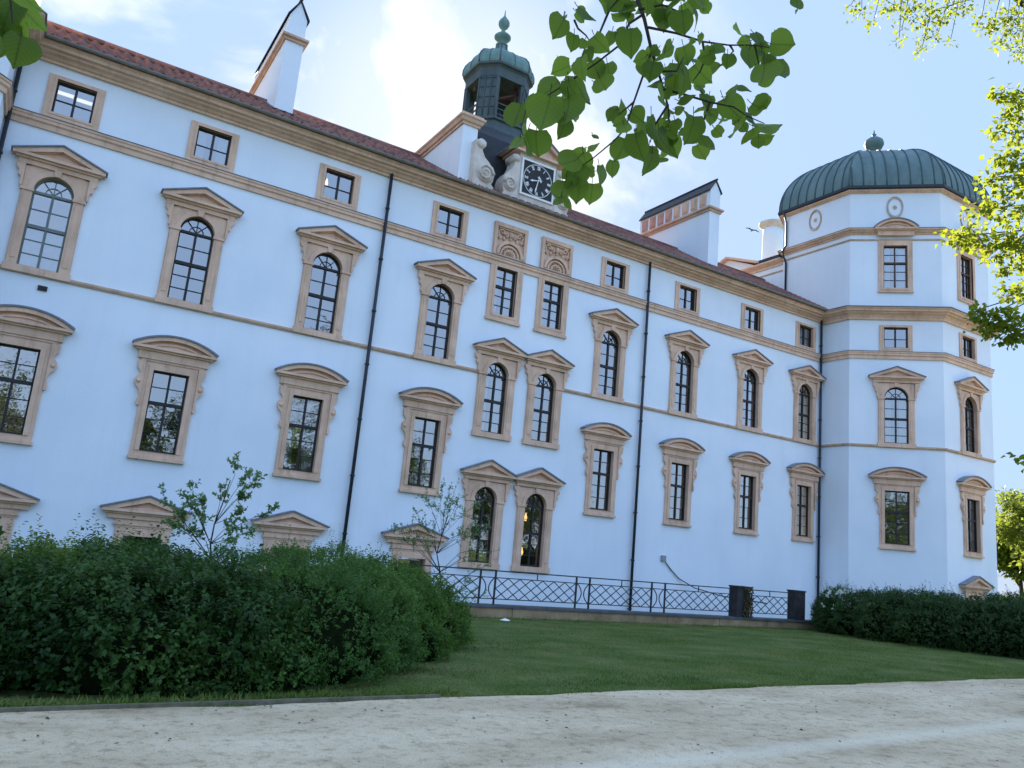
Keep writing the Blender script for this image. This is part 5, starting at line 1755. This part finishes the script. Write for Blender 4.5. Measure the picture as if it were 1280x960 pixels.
    for x, y, w, dx, dy in LV:
        leaf(*z(x, y), w * .2969 * 1.0, dx, dy, D0)
        if r.random() < .95:
            a, b = z(x + r.gauss(0, 26), y + r.gauss(0, 24))
            leaf(a, b, w * .2969 * r.uniform(.5, .85), dx + r.gauss(0, .5), dy + r.gauss(0, .4), D0 + .1)
    # the second spray at the upper left corner, nearer
    for x, y, w, dx, dy in ((8, 12, 44, -.4, 1), (30, 18, 40, .3, 1), (14, 40, 46, 0, 1), (30, 44, 38, .4, 1), (24, 58, 38, .1, 1), (2, 40, 40, -.2, 1), (-14, 20, 50, -.4, 1), (-20, 50, 44, -.3, 1), (12, -14, 50, .2, 1), (38, 2, 34, .6, .8), (-6, 62, 34, -.1, 1)):
        leaf(x, y, w, dx, dy, 1.75)
    part('leaves', np_mesh('leaves', np.array(V), np.array(F), M['leaf_lime'], np.array(U)), None, root)
    tw.join(pet)
    part('twigs', tw, M['twig'], root)
    t2 = MB()
    t2.tube([np.array([2.9, -28.7, 5.6]), np.array([1.4, -27, 4.6]), np.array([.3, -25.2, 3.6]), at(0, -60, 1.75), at(12, -10, 1.75), at(16, 30, 1.75)], [.05, .028, .012, .006, .003, .0015], 7, False)
    part('twigs', t2, M['twig'], root)
lime()

# trees of the park behind the viewer: they show in the window panes
def park_wood():
    r = np.random.default_rng(31)
    tb, Bs, Ds = MB(), [], []
    for i, (x, y, h) in enumerate(((-16, -56, 12), (-5, -62, 14), (6, -57, 11), (16, -64, 15), (27, -58, 11), (38, -64, 14), (50, -60, 12), (63, -68, 14), (-29, -64, 14))):
        tb.tube([(x, y, 0), (x + .3, y, h * .4), (x, y + .3, h * .8)], [.35, .27, .1], 8)
        n = 5200
        k = 34
        cen = nrm(r.normal(size=(k, 3))) * (r.uniform(.2, 1, (k, 1)) ** .4) * np.array([4.8, 4.2, h * .36]) + np.array([x, y, h * .62])
        for q in range(0, k, 6):
            tb.tube([(x, y, h * .35), (cen[q] + np.array([x, y, h * .4])) / 2, cen[q]], [.12, .07, .03], 5)
        ci = r.integers(0, k, n)
        off = r.normal(size=(n, 3)) * np.array([.95, .95, .7])
        Bs.append(cen[ci] + off)
        Ds.append(nrm(off + r.normal(size=(n, 3)) * .7))
    B, D = np.concatenate(Bs), np.concatenate(Ds)
    B[:, 2] = np.maximum(B[:, 2], 1.2)
    s = r.uniform(.7, 1.3, len(B))
    me = leaf_cards('park_wood', B, D, nrm(r.normal(size=B.shape) + [0, 0, .6]), .42 * s, .16 * s, M['leaf_wood'])
    w = link('park_wood', me)
    w['kind'] = 'stuff'
    w['label'] = 'park trees reflected in the window panes'
    o = link('park_wood_trunks', tb.mesh('park_wood_trunks', M['bark']))
    o['kind'] = 'stuff'
park_wood()

# ------------------------------------------------------------------ grass, litter, pebbles
def grass():
    n = 210000
    # denser near the viewer
    y = -18.5 + 14.3 * rng.uniform(0, 1, n) ** 1.7
    x = rng.uniform(1.5, 30, n)
    y = np.where(rng.uniform(size=n) < .06, edge_y(x) + np.abs(rng.normal(0, .05, n)), y)
    keep = (y > edge_y(x) + .035 * np.sin(x * 3) - .01) & (y < -4.25) & (x < 4 + (y + 26) * 1.25 + 4)
    x, y = x[keep], y[keep]
    thin = np.sin(x * 1.7 + 2.1 * np.sin(y * 1.3)) * np.sin(y * 2.3 + 1.1 * np.sin(x * .8))
    kp = rng.uniform(size=len(x)) > np.clip(thin * 1.2 - .25, 0, .8)
    x, y = x[kp], y[kp]
    B = np.stack([x, y, ground_z(x, y) - .004], 1)
    D = nrm(rng.normal(size=B.shape) * .55 + np.array([0, 0, 1.0]))
    N = nrm(rng.normal(size=B.shape) * np.array([1, 1, .1]))
    worn = np.clip(.5 + .5 * np.sin(x * .9 + 1.3 * np.sin(y * .7)) * np.sin(y * 1.1 + x * .3), .12, 1)
    L = rng.uniform(.025, .065, len(B)) * (.45 + .75 * worn)
    o = link('grass', leaf_cards('grass', B, D, N, L, np.full(len(B), .0042), M['grass'], .1))
    o['kind'] = 'stuff'
    # taller weeds at the foot of the shrubs and along the edging
    n = 5200
    x = np.concatenate([rng.uniform(-3, 4.4, n // 2), rng.normal(26.5, 2, n // 2)])
    y = np.concatenate([edge_y(x[:n // 2]) + .12 + np.abs(rng.normal(0, .12, n // 2)), FY - .35 - np.abs(rng.normal(0, .08, n // 2))])
    x[n // 2:] = rng.uniform(9, 28, n - n // 2)
    B = np.stack([x, y, ground_z(x, y) - .004], 1)
    D = nrm(rng.normal(size=B.shape) * .6 + np.array([0, 0, 1.0]))
    o = link('weeds', leaf_cards('weeds', B, D, nrm(rng.normal(size=B.shape)), rng.uniform(.04, .11, n), np.full(n, .008), M['grass'], .1))
    o['kind'] = 'stuff'
    # dry leaf litter on the gravel
    n = 260
    x = rng.uniform(-5, 22, n)
    y = edge_y(x) - np.abs(rng.normal(0, 1.6, n)) - .02
    B = np.stack([x, y, np.full(n, .014)], 1)
    D = nrm(np.stack([rng.normal(size=n), rng.normal(size=n), rng.normal(size=n) * .1], 1))
    m = 420
    cx_ = np.where(rng.uniform(size=m) < .6, 4.7, 3.1)
    lx = cx_ + rng.normal(0, .45, m)
    ly = np.where(cx_ > 4, -16.3, -17.9) + rng.normal(0, .22, m)
    B = np.concatenate([B, np.stack([lx, ly, ground_z(lx, ly) + .02], 1)])
    D = np.concatenate([D, nrm(np.stack([rng.normal(size=m), rng.normal(size=m), rng.normal(size=m) * .15], 1))])
    n += m
    o = link('leaf_litter', leaf_cards('leaf_litter', B, D, nrm(rng.normal(size=B.shape) * .2 + [0, 0, 1]), rng.uniform(.015, .045, n), rng.uniform(.006, .014, n), M['litter'], .5))
    o['kind'] = 'stuff'
    # loose pebbles
    n = 24000
    y = edge_y(0) - 8.0 * rng.uniform(0, 1, n)
    x = rng.uniform(-4, 16, n)
    y = np.minimum(y + .064 * x, edge_y(x) - .05)
    c = np.stack([x, y, np.full(n, .010)], 1)
    s = rng.uniform(.002, .007, n)[:, None]
    a = rng.uniform(0, 6.28, n)
    e1 = np.stack([np.cos(a), np.sin(a), np.zeros(n)], 1) * s
    e2 = np.stack([-np.sin(a), np.cos(a), np.zeros(n)], 1) * s * .75
    u = np.array([0, 0, 1.0]) * s * .8
    V = np.stack([c + e1, c + e2, c - e1, c - e2, c + u], 1).reshape(-1, 3)
    i = np.arange(n)[:, None] * 5
    T = np.concatenate([i + [[0, 1, 4]], i + [[1, 2, 4]], i + [[2, 3, 4]], i + [[3, 0, 4]]], 1).reshape(-1, 3)
    o = link('pebbles', np_mesh('pebbles', V, T, M['pebble']))
    o['kind'] = 'stuff'
grass()
pp = MB()
pts = [(x, y, .02 + .02 * math.sin(x * 31 + y * 23)) for x, y in ((-.16, -.06), (0, -.1), (.15, -.05), (.17, .06), (.02, .09), (-.14, .07))]
pp.add(pts + [(0, 0, .07)] + [(x, y, z - .006) for x, y, z in pts], [(i, (i + 1) % 6, 6) for i in range(6)] + [(i, 7 + i, 7 + (i + 1) % 6, (i + 1) % 6) for i in range(6)])
o = link('paper_scrap', pp.mesh('paper_scrap', M['paper']), None, (12.6, -5.75, float(ground_z(np.array(12.6), np.array(-5.75))) + .03))
tag(o, 'crumpled white paper scrap lying on the lawn near the railing', 'litter')

# bird in flight between chimney and tower
bp_ = at(940, 288, 38)
bird = thing('flying_bird', 'small dark bird gliding between the square chimney and the round chimney', 'bird', tuple(bp_))
b = MB()
b.tube([(-.16, 0, 0), (-.1, 0, .005), (0, 0, .01), (.09, 0, .012), (.14, 0, .01), (.175, 0, .004)], [.012, .03, .045, .035, .026, .006], 8)
body = link('body', b.mesh('body', M['feather']), bird)
for s in (-1, 1):
    w_ = MB()
    vs = [(.06, s * .03, .03), (-.06, s * .03, .03), (.07, s * .2, .1), (-.04, s * .2, .1), (.0, s * .42, .02), (-.05, s * .42, .02)]
    w_.add(vs + [(x, y, z - .012) for x, y, z in vs], [(0, 1, 3, 2), (2, 3, 5, 4), (6, 8, 9, 7), (8, 10, 11, 9), (0, 2, 8, 6), (2, 4, 10, 8), (1, 7, 9, 3), (3, 9, 11, 5), (4, 5, 11, 10)])
    link('wing', w_.mesh('wing', M['feather']), bird)
bird.rotation_euler = (R_(12), R_(6), R_(62))
bird.scale = (.8, .8, .8)

# ------------------------------------------------------------------ sky, sun, exposure
SKY_TINT = (1.55, 1.7, 1.9)
CLOUD = (2.6, 2.7, 2.8, 1)
SUN_AZ, SUN_EL = R_(27), R_(24)       # azimuth from +Y towards +X: low behind the castle
w = bpy.data.worlds.new('World')
sc.world = w
w.use_nodes = True
n = w.node_tree
n.nodes.clear()
L = n.links.new
out = node(n, 'ShaderNodeOutputWorld')
bg = node(n, 'ShaderNodeBackground')
bg.inputs['Strength'].default_value = 0.12
tc = node(n, 'ShaderNodeTexCoord')
sx = node(n, 'ShaderNodeSeparateXYZ')
L(tc.outputs['Generated'], sx.inputs[0])
sky = node(n, 'ShaderNodeTexSky', sky_type='NISHITA')
sky.sun_disc = False
sky.sun_elevation = SUN_EL
sky.sun_rotation = SUN_AZ
sky.altitude = 40
sky.air_density = 1.0
sky.dust_density = 0.6
sky.ozone_density = 1.5
zc = node(n, 'ShaderNodeMath', operation='MAXIMUM')
L(sx.outputs['Z'], zc.inputs[0]); zc.inputs[1].default_value = .04
za = node(n, 'ShaderNodeMath', operation='ADD')
L(zc.outputs[0], za.inputs[0]); za.inputs[1].default_value = .12
dx = node(n, 'ShaderNodeMath', operation='DIVIDE'); L(sx.outputs['X'], dx.inputs[0]); L(za.outputs[0], dx.inputs[1])
dy = node(n, 'ShaderNodeMath', operation='DIVIDE'); L(sx.outputs['Y'], dy.inputs[0]); L(za.outputs[0], dy.inputs[1])
cx = node(n, 'ShaderNodeCombineXYZ'); L(dx.outputs[0], cx.inputs['X']); L(dy.outputs[0], cx.inputs['Y'])
nz = node(n, 'ShaderNodeTexNoise', i_Scale=4.2, i_Detail=9, i_Roughness=.55, i_Distortion=.5)
L(tc.outputs['Generated'], nz.inputs['Vector'])
cr = ramp(n, [(.42, (0, 0, 0)), (.60, (.85, .85, .85))], 'EASE')
L(nz.outputs['Fac'], cr.inputs['Fac'])
# cloud bank concentrated towards the sun side of the sky
cd = ray(400, 150); cd = cd / np.linalg.norm(cd)
dt = node(n, 'ShaderNodeVectorMath', operation='DOT_PRODUCT')
L(tc.outputs['Generated'], dt.inputs[0]); dt.inputs[1].default_value = tuple(cd)
mr = ramp(n, [(.86, (0, 0, 0)), (.95, (1, 1, 1))], 'EASE')
L(dt.outputs['Value'], mr.inputs['Fac'])
mm = node(n, 'ShaderNodeMath', operation='MULTIPLY')
L(cr.outputs['Color'], mm.inputs[0]); L(mr.outputs['Color'], mm.inputs[1])
# bright veil round the hidden sun
gd = ray(560, 180); gd = gd / np.linalg.norm(gd)
gt = node(n, 'ShaderNodeVectorMath', operation='DOT_PRODUCT')
L(tc.outputs['Generated'], gt.inputs[0]); gt.inputs[1].default_value = tuple(gd)
gr = ramp(n, [(.972, (0, 0, 0)), (.9995, (.55, .55, .55))], 'EASE')
L(gt.outputs['Value'], gr.inputs['Fac'])
mg = node(n, 'ShaderNodeMath', operation='MAXIMUM')
L(mm.outputs[0], mg.inputs[0]); L(gr.outputs['Color'], mg.inputs[1])
mx = node(n, 'ShaderNodeMix', data_type='RGBA', blend_type='MIX')
L(mg.outputs[0], mx.inputs['Factor'])
# thin high haze evens the sky out: the sun side is only a little brighter than the rest
bw = node(n, 'ShaderNodeRGBToBW')
L(sky.outputs['Color'], bw.inputs['Color'])
pw = node(n, 'ShaderNodeMath', operation='POWER')
L(bw.outputs['Val'], pw.inputs[0]); pw.inputs[1].default_value = -0.95
sc_ = node(n, 'ShaderNodeVectorMath', operation='SCALE')
L(sky.outputs['Color'], sc_.inputs[0]); L(pw.outputs[0], sc_.inputs['Scale'])
tn = node(n, 'ShaderNodeVectorMath', operation='MULTIPLY')
L(sc_.outputs[0], tn.inputs[0]); tn.inputs[1].default_value = SKY_TINT
hz = node(n, 'ShaderNodeMix', data_type='RGBA', blend_type='MIX')      # even high haze
hz.inputs['Factor'].default_value = .74
L(tn.outputs[0], hz.inputs['A'])
hz.inputs['B'].default_value = (1.18, 1.64, 2.5, 1)
# added gain: the sky behind the viewer is brightened to lift the shaded wall
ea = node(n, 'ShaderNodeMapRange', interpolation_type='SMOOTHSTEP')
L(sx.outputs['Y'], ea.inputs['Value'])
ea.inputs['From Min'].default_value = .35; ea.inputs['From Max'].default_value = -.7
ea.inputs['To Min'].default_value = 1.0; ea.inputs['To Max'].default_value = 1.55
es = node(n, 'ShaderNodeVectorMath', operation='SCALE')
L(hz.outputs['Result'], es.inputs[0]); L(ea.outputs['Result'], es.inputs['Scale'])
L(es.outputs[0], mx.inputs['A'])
mx.inputs['B'].default_value = CLOUD
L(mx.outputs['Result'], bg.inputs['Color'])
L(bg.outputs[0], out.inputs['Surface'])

sd = Vector((math.sin(SUN_AZ) * math.cos(SUN_EL), math.cos(SUN_AZ) * math.cos(SUN_EL), math.sin(SUN_EL)))
ld = bpy.data.lights.new('sun', 'SUN')
ld.energy = 4.2
ld.angle = R_(.5)
ld.color = (1.0, .86, .68)
lo = bpy.data.objects.new('sun', ld)
COL.objects.link(lo)
lo.rotation_euler = (-sd).to_track_quat('-Z', 'Y').to_euler()

vs = sc.view_settings
vs.view_transform = 'Standard'
vs.look = 'None'
vs.gamma = 1
vs.exposure = 1.9
try:
    vs.use_curve_mapping = False
except Exception:
    pass
sc.cycles.max_bounces = 8
sc.cycles.transparent_max_bounces = 12
sc.cycles.use_denoising = True
sc.cycles.caustics_reflective = False
sc.cycles.caustics_refractive = False
